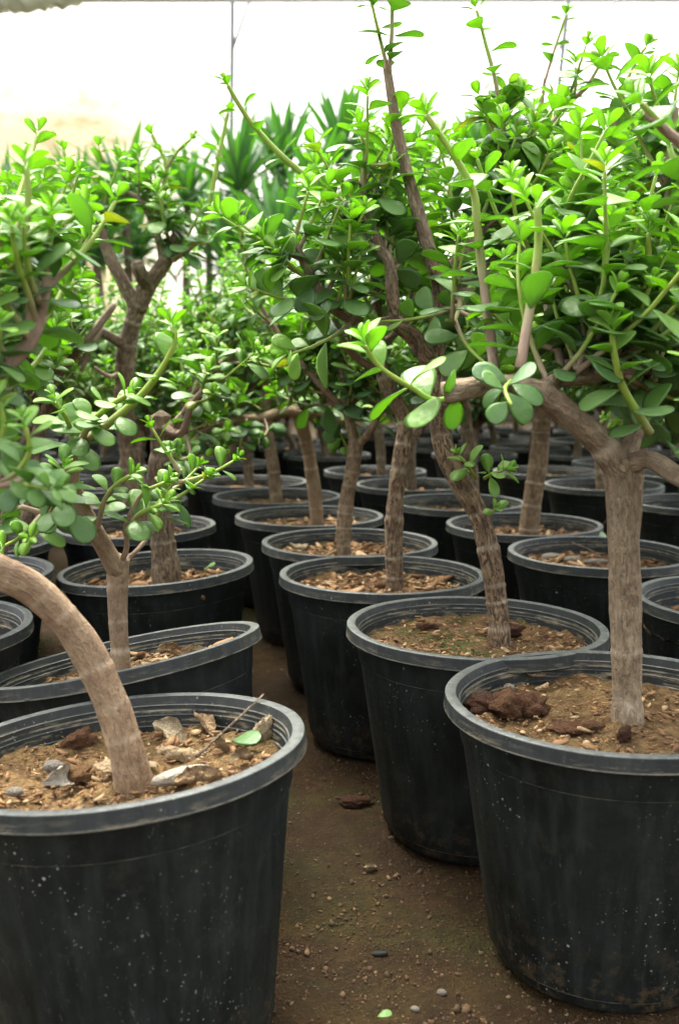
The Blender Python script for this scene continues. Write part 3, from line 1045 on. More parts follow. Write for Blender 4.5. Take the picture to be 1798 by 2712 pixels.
# the dark forked tree on the left
P = L4 = Plant(-0.38, 1.90, (1, 0), 0.212, 2, 'soil')
P.bark = (.7, .9)
P.label = 'tall dark forked succulent on the left with a knobbed cut stub in its crown'
limb(P, 'trunk', [(330, 1250, 1.90), (320, 1150, 1.90), (300, 1050, 1.90), (287, 950, 1.89), (288, 860, 1.88), (296, 790, 1.87), (320, 705, 1.86)], 48, 40, rings=0.05, rough=.08)
C1 = limb(P, 'branch', [(318, 715, 1.86), (290, 662, 1.85), (258, 600, 1.84), (234, 535, 1.84), (222, 480, 1.84)], 36, 18, young=(0, .2))
C2 = limb(P, 'branch', [(318, 712, 1.86), (346, 655, 1.85), (378, 610, 1.84), (416, 535, 1.83)], 42, 28, cap='flat')
C3 = limb(P, 'branch', [(344, 662, 1.85), (322, 625, 1.80), (318, 604, 1.79)], 34, 28, cap='flat')
C4 = limb(P, 'branch', [(292, 800, 1.87), (250, 775, 1.84), (200, 750, 1.82)], 26, 18, cap='flat', young=(0, .1))
C5 = limb(P, 'branch', [(380, 605, 1.84), (365, 550, 1.86), (330, 470, 1.87), (290, 440, 1.87)], 22, 10, young=(.05, .3))
sprig(P, [(365, 560, 1.85), (370, 470, 1.85), (385, 385, 1.85), (352, 312, 1.85)], 14, 8, 0.030, 0.024, young=(.3, .9), ly=(.1, .9))
sprig(P, [(385, 390, 1.85), (410, 350, 1.84), (440, 322, 1.84)], 9, 7, 0.028, 0.022, ly=(.3, .8))
sprig(P, [(400, 600, 1.83), (470, 540, 1.80), (492, 430, 1.79), (510, 340, 1.79), (526, 262, 1.79)], 16, 8, 0.031, 0.028, young=(.4, .9), ly=(.1, 1))
sprig(P, [(222, 480, 1.84), (170, 430, 1.84), (148, 350, 1.84)], 12, 8, 0.03, 0.022, ly=(.1, .9))
P.dress(C1, 6, (0.07, 0.15), 0.031, t0=0.55, lift=0.5)
P.dress(C2, 5, (0.06, 0.13), 0.031, t0=0.6, lift=0.5)
P.dress(C4, 4, (0.05, 0.10), 0.030, t0=0.7, lift=0.4)
P.dress(C5, 6, (0.05, 0.12), 0.030, t0=0.45, lift=0.5)
P.dress(P.add_tube('branch', path([(300, 840, 1.88), (260, 870, 1.86), (220, 850, 1.83)]), .006, .003, young=(.1, .4)), 4, (.05, .1), .03)
PLANTS.append(P)

# second on the right: leaning rough trunk, tall ringed stem
P = P3 = Plant(0.158, 1.149, (0, -0.3), 0.219, 2, 'soil_mossy')
P.bark = (1.0, .1)
P.label = 'potted succulent with a rough leaning trunk in mossy soil, second right of the aisle'
limb(P, 'trunk', [(1154, 1500, 1.15), (1150, 1420, 1.15), (1135, 1310, 1.15), (1108, 1200, 1.15), (1062, 1115, 1.15), (1028, 1045, 1.155), (1013, 970, 1.16), (1008, 890, 1.16), (1003, 835, 1.165)], 52, 46, rings=0.034, rough=0.11, flare=0.08)
sprig(P, [(1098, 1105, 1.135), (1080, 1075, 1.12), (1062, 1055, 1.115)], 9, 7, 0.020, 0.011, young=(.7, 1), ly=(.5, .9), t0=.2)
sprig(P, [(1118, 1105, 1.135), (1140, 1092, 1.12), (1160, 1088, 1.115)], 9, 7, 0.026, 0.014, young=(.7, 1), ly=(.6, 1), t0=.3)
sprig(P, [(1128, 1190, 1.135), (1140, 1180, 1.12)], 7, 5, 0.022, 0.010, young=(.7, 1), ly=(.5, .8), t0=.2)
C = limb(P, 'branch', [(1005, 860, 1.165), (965, 790, 1.17), (912, 742, 1.175)], 44, 36)
C = limb(P, 'branch', [(914, 745, 1.175), (906, 680, 1.18), (900, 610, 1.19), (878, 570, 1.2), (852, 490, 1.21), (835, 420, 1.22)], 34, 14, young=(0, .35), rings=.032)
P.dress(C, 9, (0.06, 0.14), 0.032, t0=0.3, lift=0.5)
sprig(P, [(835, 430, 1.22), (840, 350, 1.22), (830, 290, 1.22)], 11, 8, .03, .02, young=(.4, 1))
C = limb(P, 'branch', [(912, 742, 1.175), (860, 750, 1.16), (795, 730, 1.14), (748, 692, 1.13), (718, 635, 1.12), (690, 578, 1.11), (668, 540, 1.11)], 30, 13, young=(0, .4))
P.dress(C, 10, (0.05, 0.11), 0.033, t0=0.25, lift=0.4)
C = limb(P, 'branch', [(1003, 850, 1.165), (1013, 760, 1.19), (1018, 690, 1.2), (1010, 622, 1.2)], 46, 38, rings=.04)
C = limb(P, 'branch', [(1010, 635, 1.2), (985, 560, 1.2), (960, 470, 1.2), (935, 380, 1.195), (915, 290, 1.19), (900, 200, 1.185), (893, 150, 1.18)], 34, 20, young=(.12, .2), rings=.030, rough=.03)
P.leafy(C, wpx(24, 1.2), .030, .045, t0=.35, tip=False, y0=.1, y1=.3, keep=.6)
sprig(P, [(895, 160, 1.18), (880, 100, 1.18), (868, 50, 1.18), (858, 5, 1.18)], 10, 7, 0.031, 0.022, young=(.4, .8), ly=(.2, .6), t0=0)
sprig(P, [(898, 170, 1.18), (904, 90, 1.175), (906, 10, 1.17), (910, -60, 1.17)], 11, 8, 0.031, 0.022, young=(.3, .7), ly=(.2, .6), t0=0)
C = limb(P, 'branch', [(1012, 640, 1.2), (1048, 604, 1.22), (1088, 560, 1.25), (1135, 490, 1.28), (1150, 420, 1.29), (1160, 330, 1.3), (1155, 250, 1.3)], 32, 14, young=(0, .4))
P.dress(C, 12, (0.06, 0.14), 0.036, t0=0.3, lift=0.5)
sprig(P, [(1155, 255, 1.3), (1142, 180, 1.3), (1122, 105, 1.3), (1108, 50, 1.3), (1100, 25, 1.3)], 11, 7, 0.031, 0.026, young=(.3, .9), ly=(.3, .8))
C = limb(P, 'branch', [(1012, 700, 1.2), (1060, 690, 1.15), (1050, 740, 1.1), (1030, 740, 1.08)], 16, 9, young=(.2, .6))
P.dress(C, 5, (0.05, 0.10), 0.030, t0=0.2, lift=0.5)
C = limb(P, 'branch', [(1018, 700, 1.2), (1090, 640, 1.3), (1180, 560, 1.38), (1250, 500, 1.42)], 22, 10, young=(.0, .3))
P.dress(C, 12, (0.08, 0.18), 0.034, t0=0.15, lift=0.6)
PLANTS.append(P)

# third on the right
P = P4 = Plant(0.062, 1.449, (0, -0.5), 0.217, 2, 'soil')
P.bark = (1.0, .2)
P.label = 'potted succulent with an upright fissured trunk, third pot right of the aisle'
C = limb(P, 'trunk', [(913, 1390, 1.45), (910, 1300, 1.45), (910, 1200, 1.45), (918, 1110, 1.45), (930, 1030, 1.45), (934, 970, 1.455), (905, 910, 1.46), (880, 850, 1.48), (872, 760, 1.5)], 45, 30, rings=0.05, rough=0.11, flare=.06)
C = limb(P, 'branch', [(872, 780, 1.5), (868, 690, 1.5), (862, 610, 1.5), (850, 520, 1.5), (862, 440, 1.5), (868, 360, 1.5)], 28, 12, young=(0, .4))
P.dress(C, 12, (0.07, 0.16), 0.034, t0=0.1, lift=0.5)
C = limb(P, 'branch', [(930, 1035, 1.45), (972, 985, 1.48), (1010, 935, 1.5), (1050, 850, 1.52), (1070, 740, 1.54)], 26, 14, young=(0, .2))
P.dress(C, 13, (0.07, 0.15), 0.034, t0=0.35, lift=0.5)
C = limb(P, 'branch', [(880, 860, 1.48), (830, 830, 1.45), (780, 770, 1.42), (740, 640, 1.41), (760, 520, 1.42)], 20, 12, young=(.05, .5))
P.dress(C, 9, (0.06, 0.13), 0.033, t0=0.2, lift=0.5)
sprig(P, [(770, 560, 1.42), (775, 470, 1.42), (700, 402, 1.41), (640, 350, 1.40), (572, 272, 1.39), (527, 198, 1.38)], 18, 10, 0.030, 0.040, young=(.55, .8), ly=(.4, .8), t0=.3, keep=.8)
C = limb(P, 'branch', [(872, 800, 1.49), (920, 760, 1.55), (960, 660, 1.6), (985, 520, 1.62)], 20, 10, young=(.05, .4))
P.dress(C, 8, (0.08, 0.16), 0.034, t0=0.2, lift=0.5)
PLANTS.append(P)

# fourth on the right
P = P5 = Plant(0.017, 1.722, (0, 0), 0.216, 2, 'soil')
P.label = 'potted succulent with a bent trunk ringed at its foot, fourth right of the aisle'
limb(P, 'trunk', [(797, 1300, 1.722), (793, 1240, 1.72), (800, 1160, 1.72), (815, 1080, 1.72), (822, 1020, 1.73)], 36, 34, rings=0.018, rough=0.08)
C = limb(P, 'branch', [(822, 1030, 1.73), (802, 950, 1.74), (792, 870, 1.75), (770, 790, 1.75)], 28, 14, young=(0, .2))
P.dress(C, 8, (0.06, 0.13), 0.032, t0=0.3, lift=0.5)
C = limb(P, 'branch', [(825, 1030, 1.73), (858, 990, 1.70), (878, 920, 1.70), (885, 820, 1.72)], 20, 10, young=(0, .3))
P.dress(C, 6, (0.05, 0.12), 0.031, t0=0.2, lift=0.4)
P.auto_crown(at(800, 950, 1.74), (0, 0, .5), 4, (.12, .24), .007, .9, 4, .033, (.08, .15))
PLANTS.append(P)

# fifth on the right: the level limb across the picture
P = P6 = Plant(-0.061, 2.038, (0, 0), 0.216, 2, 'soil')
P.bark = (.1, .3)
P.label = 'potted succulent whose pale trunk ends in a long level limb, fifth right of the aisle'
limb(P, 'trunk', [(732, 1225, 2.038), (728, 1150, 2.03), (715, 1060, 2.02), (702, 1000, 2.01), (690, 965, 2.0)], 33, 30, rings=0.035, rough=0.04)
C = limb(P, 'branch', [(700, 985, 2.01), (680, 952, 1.99), (640, 955, 1.96), (600, 966, 1.93), (550, 968, 1.91), (500, 982, 1.89), (455, 1003, 1.88), (440, 1020, 1.88)], 30, 10, young=(0, .15), rings=.03)
P.dress(C, 9, (0.05, 0.11), 0.028, t0=0.25, lift=0.4)
for q in ([(540, 970, 1.9), (520, 1000, 1.87), (512, 1020, 1.86)], [(570, 968, 1.91), (560, 1010, 1.87), (553, 1035, 1.86)], [(610, 966, 1.93), (618, 995, 1.9), (602, 1012, 1.88)]):
    sprig(P, q, 7, 5, 0.031, 0.014, young=(.2, .6), ly=(0, .3), t0=.4)
C = limb(P, 'branch', [(690, 970, 2.0), (735, 952, 1.98), (775, 970, 1.95), (825, 985, 1.94)], 28, 18, rings=.03)
P.dress(C, 6, (0.05, 0.12), 0.030, t0=0.1, lift=0.6)
C = limb(P, 'branch', [(460, 1000, 1.88), (432, 985, 1.88), (428, 940, 1.88), (450, 880, 1.88)], 14, 9, young=(0, .3))
P.dress(C, 5, (0.05, 0.12), 0.029, t0=0.1, lift=0.6)
C = limb(P, 'branch', [(690, 960, 2.0), (660, 900, 2.05), (640, 820, 2.1), (620, 740, 2.1)], 20, 10, young=(0, .3))
P.dress(C, 9, (0.07, 0.14), 0.031, t0=0.2, lift=0.6)
PLANTS.append(P)

# row R and others traced only by their trunks, crowns grown
def grown(x, y, trunk, w0, w1, label, near=1, soil='soil', soil_z=0.214, tilt=(0, 0), limbs=5, limb_len=(0.13, 0.26), shoots=12, size=0.028, length=(0.08, 0.16), rings=0.035):
    P = Plant(x, y, tilt, soil_z, near, soil)
    P.label = label
    if trunk:
        limb(P, 'trunk', [(u, v, y + dy) for u, v, dy in trunk], w0, w1, rings=rings, rough=.07)
        top = at(trunk[-1][0], trunk[-1][1], y + trunk[-1][2])
        prev = at(trunk[-2][0], trunk[-2][1], y + trunk[-2][2])
    else:
        a = random.uniform(0, 6.28)
        h = random.uniform(0.15, 0.25)
        lean = random.uniform(0.0, 0.09)
        pts = [Vector((x, y, soil_z - .02)), Vector((x + .3 * lean * math.cos(a), y + .3 * lean * math.sin(a), soil_z + h * .4)),
               Vector((x + lean * math.cos(a), y + lean * math.sin(a), soil_z + h))]
        pts[1] += Vector((random.gauss(0, .012), random.gauss(0, .012), 0))
        P.add_tube('trunk', pts, random.uniform(.012, .016), .010, rings=rings if near else 0, rough=.06 if near else 0)
        top, prev = pts[-1], pts[-2]
    d = (Vector(top) - Vector(prev)).normalized()
    P.auto_crown(top, d * .4 + Vector((0, 0, .3)), limbs + 1, limb_len, .0085, .95, shoots, size, length)
    PLANTS.append(P)
    return P


grown(-0.146, 2.36, [(641, 1185, 0), (632, 1090, 0), (620, 1010, 0), (612, 950, .01), (620, 900, .02)], 30, 26, 'potted succulent with a slim pale trunk, sixth pot right of the aisle', near=2)
grown(-0.233, 2.669, [(577, 1145, 0), (572, 1060, 0), (560, 990, 0), (555, 920, 0)], 24, 22, 'potted succulent with a slim pale trunk, seventh pot right of the aisle')
grown(0.354, 1.928, [(1220, 1235, 0), (1228, 1160, 0), (1243, 1060, 0), (1250, 980, 0), (1255, 900, 0)], 46, 40, 'potted succulent with a thick scaly trunk and pale bark chips behind the straight grey trunk', near=2, rings=.03)
grown(0.423, 1.627, [(1450, 1310, .02), (1460, 1200, .03), (1470, 1080, .04), (1480, 990, .05)], 40, 36, 'potted succulent hidden behind the straight grey trunk, pebbles lying on its soil', near=2, soil='soil')
grown(0.535, 1.285, [(1730, 1480, 0), (1720, 1300, 0), (1705, 1100, .02), (1690, 960, .03)], 50, 44, 'potted succulent cut by the right edge, beside the straight grey trunk', near=2, soil_z=.200, size=.036)
grown(0.267, 2.25, [(1092, 1180, 0), (1090, 1100, 0), (1078, 1000, 0), (1070, 920, 0)], 30, 28, 'potted succulent with a dark slim trunk right of the leaning rough trunk')
grown(0.19, 2.60, [(950, 1130, 0), (948, 1050, 0), (955, 980, 0), (960, 910, 0)], 24, 22, 'slim trunked potted succulent seen just right of the upright fissured trunk')
grown(0.104, 2.95, [(880, 1095, 0), (878, 1030, 0), (868, 960, 0)], 22, 20, 'small pale trunked potted succulent far back between the fissured and the bent trunk')
grown(-0.497, 2.29, None, 0, 0, 'potted succulent fifth in the row left of the aisle')
grown(-0.565, 2.64, None, 0, 0, 'potted succulent sixth in the row left of the aisle')
grown(-0.64, 2.96, None, 0, 0, 'potted succulent seventh in the row left of the aisle')
grown(-0.51, 1.14, [(-120, 1500, 0), (-110, 1300, 0), (-80, 1120, .03), (-60, 1000, .05)], 46, 40, 'leftmost near pot, only its curved rim showing beside the bowed trunk', near=2, soil_z=.2)
grown(-0.57, 1.45, [(-10, 1350, 0), (10, 1200, .02), (20, 1080, .04), (25, 980, .05)], 40, 34, 'left edge potted succulent, second pot behind the bowed trunk', soil_z=.205)
grown(-0.645, 1.72, [(60, 1240, 0), (70, 1130, 0), (85, 1030, 0), (100, 960, 0)], 38, 30, 'left edge potted succulent, third pot up, with ringed inner wall showing', soil_z=.2)
grown(-0.71, 1.98, None, 0, 0, 'left edge potted succulent, fourth pot up, behind the low pale twig')
grown(0.80, 2.25, None, 0, 0, 'potted succulent by the right edge whose deep pot shows ridged inner wall', soil_z=.2)
grown(0.68, 2.60, None, 0, 0, 'potted succulent right of the thick scaly trunk, pot half hidden by hanging leaves')
grown(0.90, 1.93, None, 0, 0, 'potted succulent beyond the right edge, only its crown in view')
grown(0.60, 2.95, None, 0, 0, 'potted succulent two pots behind the thick scaly trunk')
# the upright shoots of row R that stand against the sky
for P_, pts, w, sz in (
        (PLANTS[-9 + 0], [], 0, 0),):
    pass
RR = [p for p in PLANTS if abs(p.x - .423) < .001][0]
C = limb(RR, 'branch', [(1480, 990, 1.67), (1420, 820, 1.6), (1360, 640, 1.5), (1355, 510, 1.45), (1390, 380, 1.43), (1425, 260, 1.42)], 26, 13, young=(0, .15))
RR.dress(C, 9, (.06, .14), .033, t0=.3, lift=.5)
sprig(RR, [(1425, 262, 1.42), (1450, 180, 1.42), (1475, 130, 1.42), (1490, 110, 1.42)], 11, 7, .027, .02, young=(.2, .8), ly=(.3, .9))
C = limb(RR, 'branch', [(1360, 640, 1.5), (1300, 470, 1.47), (1260, 330, 1.46), (1300, 255, 1.45), (1360, 195, 1.45)], 20, 11, young=(.1, .35))
RR.dress(C, 6, (.06, .13), .034, t0=.3, lift=.5)
sprig(RR, [(1355, 200, 1.45), (1375, 165, 1.45), (1388, 140, 1.45)], 10, 8, .033, .018, young=(.3, .7), ly=(.2, .7), t0=0)
R5_ = [p for p in PLANTS if abs(p.x - .354) < .001][0]
C = limb(R5_, 'branch', [(1255, 910, 1.93), (1245, 700, 1.9), (1230, 480, 1.85), (1245, 300, 1.82), (1258, 180, 1.8)], 22, 8, young=(0, .4))
R5_.dress(C, 7, (.06, .14), .032, t0=.3, lift=.5)
sprig(R5_, [(1257, 190, 1.8), (1278, 120, 1.8), (1298, 60, 1.8), (1306, 35, 1.8)], 9, 6, .026, .026, young=(.2, .8), ly=(.3, .7))
RA = [p for p in PLANTS if abs(p.x - .535) < .001][0]
C = limb(RA, 'branch', [(1690, 960, 1.31), (1640, 760, 1.2), (1560, 560, 1.15), (1540, 420, 1.12), (1560, 250, 1.1)], 30, 13, young=(.0, .4))
RA.dress(C, 10, (.07, .16), .036, t0=.15, lift=.5)

# ------------------------------------------------------------------ pots further back in the rows, grown alike
rows = [(-1.90, 'fifth row left of aisle'), (-1.52, 'fourth row left of aisle'), (-1.16, 'third row left of aisle'), (-0.80, 'second row left of aisle'),
        (-0.48, 'row just left of aisle'), (-0.12, 'row just right of aisle'), (0.27, 'second row right of aisle'), (0.80, 'third row right of aisle'),
        (1.15, 'fourth row right of aisle'), (1.50, 'fifth row right of aisle'), (1.85, 'sixth row right of aisle'), (2.2, 'seventh row right of aisle'), (2.6, 'eighth row right of aisle')]
ORD = ['first', 'second', 'third', 'fourth', 'fifth', 'sixth', 'seventh', 'eighth', 'ninth', 'tenth', 'eleventh', 'twelfth', 'thirteenth', 'fourteenth', 'fifteenth', 'sixteenth', 'seventeenth', 'eighteenth', 'nineteenth', 'twentieth']


def row_of(x, y):
    x0 = x + 0.255 * (y - 2.25)
    return min(rows, key=lambda r: abs(r[0] - x0))[1]


taken = [(p.x, p.y) for p in PLANTS]
FAR = []
for rx, rname in rows:
    for j in range(-2, 17):
        y = 2.25 + 0.325 * j + random.uniform(-.02, .02)
        x = rx - 0.255 * (y - 2.25) + random.uniform(-.02, .02)
        if y < 1.9 or y > 5.3:
            continue
        if any((x - a) ** 2 + (y - b) ** 2 < 0.30 ** 2 for a, b in taken):
            continue
        if abs(x) > 0.345 * y + 0.16:
            continue
        taken.append((x, y))
        FAR.append((x, y, rname))

FAR.sort(key=lambda f: f[1])
FAR2 = []
count = {}
for x, y, rname in FAR:
    if y < 3.35:
        P = grown(x, y, None, 0, 0, None, near=1, limbs=6, shoots=12, size=.028)
        P.rowname = rname
    else:
        FAR2.append((x, y, rname))


ALLP = sorted([(p.y, row_of(p.x, p.y)) for p in PLANTS] + [(y, r_) for x, y, r_ in FAR2])


def row_label(y, r_, pre):
    n_ = sum(1 for a_, b_ in ALLP if b_ == r_ and a_ < y - 1e-6)
    return '%s, %s from the front in the %s' % (pre, ORD[min(n_, 19)], r_)


for P in PLANTS:
    if P.label is None:
        P.label = row_label(P.y, P.rowname, 'half hidden potted succulent')


# ------------------------------------------------------------------ which leaves can be seen: a coarse depth buffer of leaf discs
def leaf_arrays(P):
    pos = np.array([l[0] for l in P.leaves])
    X = np.array([l[1] for l in P.leaves])
    Z = np.array([l[2] for l in P.leaves])
    L = np.array([l[3] for l in P.leaves])
    ra = np.array([l[4] for l in P.leaves])
    yo = np.array([l[5] for l in P.leaves])
    rn = np.array([l[6] for l in P.leaves])
    va = np.array([l[7] for l in P.leaves])
    Yv = np.cross(Z, X)
    Mx = np.stack([X * L[:, None], Yv * (L * ra)[:, None], Z * L[:, None]], -1)   # columns
    return pos, Mx, yo, rn, va, L


BW, BH = 450, 678
zbuf = np.full((BH, BW), 1e9, np.float32)
ibuf = np.full((BH, BW), -1, np.int64)
records = []
gid = 0
for P in PLANTS:
    P.arr = leaf_arrays(P)
    pos, Mx, yo, rn, va, L = P.arr
    c = pos + Mx[:, :, 0] * 0.5
    u, v, d = project(c)
    eye = c - np.array([0, 0, CAM_H])
    eye /= np.linalg.norm(eye, axis=1)[:, None]
    P.px = L * FPX / np.maximum(d, .05)
    P.gid0 = gid
    face = np.abs((Mx[:, :, 2] / L[:, None] * eye).sum(1))
    rx = np.maximum(P.px * .36, 1) * BW / 1798
    ry = np.maximum(P.px * .36 * np.maximum(face, .25), 1) * BW / 1798
    P.inside = (d > .3) & (u > -20) & (u < 1818) & (v > -20) & (v < 2732)
    for i in np.nonzero(P.inside)[0]:
        cu, cv = u[i] * BW / 1798, v[i] * BH / 2712
        x0, x1 = max(0, int(cu - rx[i])), min(BW, int(cu + rx[i]) + 1)
        y0, y1 = max(0, int(cv - ry[i])), min(BH, int(cv + ry[i]) + 1)
        if x0 >= x1 or y0 >= y1:
            continue
        sub = zbuf[y0:y1, x0:x1]
        m_ = sub > d[i]
        sub[m_] = d[i]
        ibuf[y0:y1, x0:x1][m_] = gid + i
    gid += len(L)
seen = np.bincount(ibuf[ibuf >= 0].ravel(), minlength=gid)


def joined_leaves(name, arr, idx, tmpl):
    pos, Mx, yo, rn, va, L = arr
    Vs, Fs, ys, rs, off = [], [], [], [], 0
    for k in range(5):
        ii = idx[va[idx] == k]
        if not len(ii):
            continue
        V, F = tmpl[k]
        W = np.einsum('nij,vj->nvi', Mx[ii], V) + pos[ii][:, None, :]
        m_ = len(V)
        Vs.append(W.reshape(-1, 3))
        Fs.append((F[None] + (np.arange(len(ii)) * m_)[:, None, None] + off).reshape(-1, 3))
        ys.append(np.repeat(yo[ii], m_))
        rs.append(np.repeat(rn[ii], m_))
        off += m_ * len(ii)
    return mk_mesh(name, np.concatenate(Vs), np.concatenate(Fs), M['foliage'], True, {'youth': np.concatenate(ys), 'rnd': np.concatenate(rs)})


def join_wood(lst, name):
    Vs, Fs4, Fs3, b, y, off = [], [], [], [], [], 0
    rg = np.concatenate([A['ring'] for _, V, F, A in lst])
    for _, V, F, A in lst:
        Vs.append(V)
        Fs4.append(F[0] + off)
        Fs3.append(F[1] + off)
        b.append(A['bark'])
        y.append(A['young'])
        off += len(V)
    return mk_mesh(name, np.concatenate(Vs), [np.concatenate(Fs4), np.concatenate(Fs3)], M['bark'], True, {'bark': np.concatenate(b), 'young': np.concatenate(y), 'ring': rg})


# ------------------------------------------------------------------ soil surfaces
def soil_mesh(seed, mat, rings=26, seg=56, rough=1.0, rad=0.1345):
    rr = np.linspace(0, 1, rings) ** 0.8 * rad
    th = np.linspace(0, 2 * np.pi, seg, endpoint=False)
    V = np.stack([rr[:, None] * np.cos(th), rr[:, None] * np.sin(th), 0 * rr[:, None] * th], -1).reshape(-1, 3)
    q = V + np.array([seed * 3.7, seed * 1.3, 0])
    V[:, 2] = rough * (0.006 * fbm(q * 22, 3) + 0.005 * fbm(q * 90 + 3, 3)) + 0.004 * (np.hypot(V[:, 0], V[:, 1]) / rad) ** 4 + 0.004 * np.exp(-(np.hypot(V[:, 0], V[:, 1]) / 0.02) ** 2)
    i, j = np.meshgrid(np.arange(rings - 1), np.arange(seg), indexing='ij')
    a = (i * seg + j).ravel()
    b = (i * seg + (j + 1) % seg).ravel()
    return mk_mesh('soil', V, np.stack([a, b, b + seg, a + seg], 1), mat)


def litter_mesh(seed, n_, mat, big=1.0, zt=0.0):
    r_ = np.sqrt(RNG.random(n_)) * 0.124
    a_ = RNG.uniform(0, 2 * np.pi, n_)
    T = np.stack([r_ * np.cos(a_), r_ * np.sin(a_), RNG.uniform(0.001, 0.005, n_) + zt], 1)
    q = T * [1, 1, 0] + np.array([seed * 3.7, seed * 1.3, 0])
    T[:, 2] += 0.006 * fbm(q * 22, 3) + 0.0035 * fbm(q * 90 + 3, 3) + 0.004 * (r_ / 0.1345) ** 4
    s0 = np.clip(RNG.lognormal(math.log(0.0036), 0.55, n_), 0.0012, 0.015) * big
    S = np.stack([s0, s0 * RNG.uniform(.25, .6, n_), s0 * RNG.uniform(.08, .25, n_)], 1)
    return scatter_mesh('bark_litter', CHIP + [PEB[0]], T, rot_rand(n_, .7), S, mat)


SOIL_FAR = [soil_mesh(s + 40, M['soil'], 10, 28) for s in range(3)]
LIT_FAR = [litter_mesh(s + 40, 160, M['chips'], 1.4) for s in range(3)]


def build_pot(root, P, k):
    pot = obj('pot', POT_MESH, root)
    pot.rotation_mode = 'YXZ'
    pot.rotation_euler = (R(P.tilt[1]), -R(P.tilt[0]), 0)
    Rm = pot.rotation_euler.to_matrix()
    spin = Matrix.Rotation(k * 1.7, 3, 'Z')
    pot.rotation_euler = (Rm @ spin).to_euler('YXZ')
    e_ = 0.018 * math.sin(k * 2.7 + 1)
    pot.scale = (1 + e_, 1 - e_, 1)
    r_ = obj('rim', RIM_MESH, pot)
    if P.near or P.y < 2.9:
        sm = soil_mesh(k, M[P.soil], *( (40, 96) if P.near == 2 else (20, 48)), rough=1.3 if P.near == 2 else 1.1)
        lit = litter_mesh(k, {2: 700, 1: 260}[P.near] if P.soil == 'soil' else 900, M['chips'], 1.2 if P.soil == 'soil' else .55)
    else:
        sm, lit = SOIL_FAR[k % 3], LIT_FAR[k % 3]
    so = obj('soil', sm, root, Rm @ Vector((0, 0, P.soil_z)))
    so.rotation_mode = 'YXZ'
    so.rotation_euler = Rm.to_euler('YXZ')
    obj('bark_litter', lit, so, kind='stuff')
    P.soil_obj = so
    P.Rm = Rm


def build_plant(P, k):
    root = obj('potted_succulent', None, loc=(P.x, P.y, P.dz), label=P.label, cat='potted plant', group=P.group or 'black pots of succulents standing in rows')
    root.empty_display_size = .1
    P.root = root
    build_pot(root, P, k)
    off = np.array([P.x, P.y, P.dz])
    if P.near == 2:
        for name, V, F, A in P.wood:
            o = obj(name, mk_mesh(name, V - off, F, M['bark'], True, A), root)
            o.color = (*P.bark, 0, 1)
    else:
        for nm in ('trunk', 'branch'):
            for name, V, F, A in P.wood:
                if name == nm:
                    obj(nm, mk_mesh(nm, V - off, F, M['bark'], True, A), root)
        st = [(n_, V - off, F, A) for n_, V, F, A in P.wood if n_ == 'stem']
        if st:
            obj('stem', join_wood(st, 'stem'), root, kind='stuff')
    pos, Mx, yo, rn, va, L = P.arr
    sc = seen[P.gid0:P.gid0 + len(L)]
    own = np.nonzero((sc >= 3) & P.inside & (P.px >= 14))[0]
    own = own[np.argsort(-sc[own] * 1.0)][:300]
    rest = np.setdiff1d(np.arange(len(L)), own)
    arr = (pos - off, Mx, yo, rn, va, L)
    if len(rest):
        obj('foliage', joined_leaves('foliage', arr, rest, LEAF_MID if P.near == 2 and P.y < 1.1 else LEAF_LO), root, kind='stuff')
    hi = P.px > 60
    for i in own:
        o = bpy.data.objects.new('leaf', (LEAF_HI_M if hi[i] else LEAF_MID_M)[va[i]])
        COL.objects.link(o)
        o.parent = root
        m4 = Matrix.Identity(4)
        for a in range(3):
            for b in range(3):
                m4[a][b] = Mx[i, a, b]
            m4[a][3] = pos[i, a] - off[a]
        o.matrix_basis = m4
        o.color = (yo[i], rn[i], 0, 1)
    return root


for k, P in enumerate(PLANTS):
    build_plant(P, k)

# far plants: seven kinds, copied
VAR = []
for s in range(7):
    P = Plant(0, 0, (0, 0), .214, 0)
    P.y = 9
    h = random.uniform(.10, .20)
    lean = Vector((random.gauss(0, .05), random.gauss(0, .05), 0))
    pts = [Vector((0, 0, .2)), Vector((0, 0, .21 + h * .5)) + lean * .3, Vector((0, 0, .214 + h)) + lean]
    P.add_tube('trunk', pts, .015, .011)
    P.auto_crown(pts[-1], (0, 0, .5), 8, (.13, .27), .008, .95, 10, .030, (.08, .19))
    P.arr = leaf_arrays(P)
    tr = join_wood([w for w in P.wood if w[0] == 'trunk'], 'trunk')
    br = join_wood([w for w in P.wood if w[0] != 'trunk'], 'branches')
    fo = joined_leaves('foliage', P.arr, np.arange(len(P.leaves)), LEAF_LO)
    VAR.append((tr, br, fo))
for k, (x, y, rname) in enumerate(FAR2):
    root = obj('potted_succulent', None, loc=(x, y, 0), label=row_label(y, rname, 'far potted succulent'), cat='potted plant', group='black pots of succulents standing in rows')
    P = Plant(x, y)
    P.near = 0
    build_pot(root, P, k)
    tr, br, fo = VAR[k % 7]
    a = random.uniform(0, 6.28)
    s_ = random.uniform(.88, 1.12)
    for nm, me, kd in (('trunk', tr, None), ('branches', br, 'stuff'), ('foliage', fo, 'stuff')):
        o = obj(nm, me, root, kind=kd)
        o.rotation_euler = (0, 0, a)
        o.scale = (1, 1, s_)

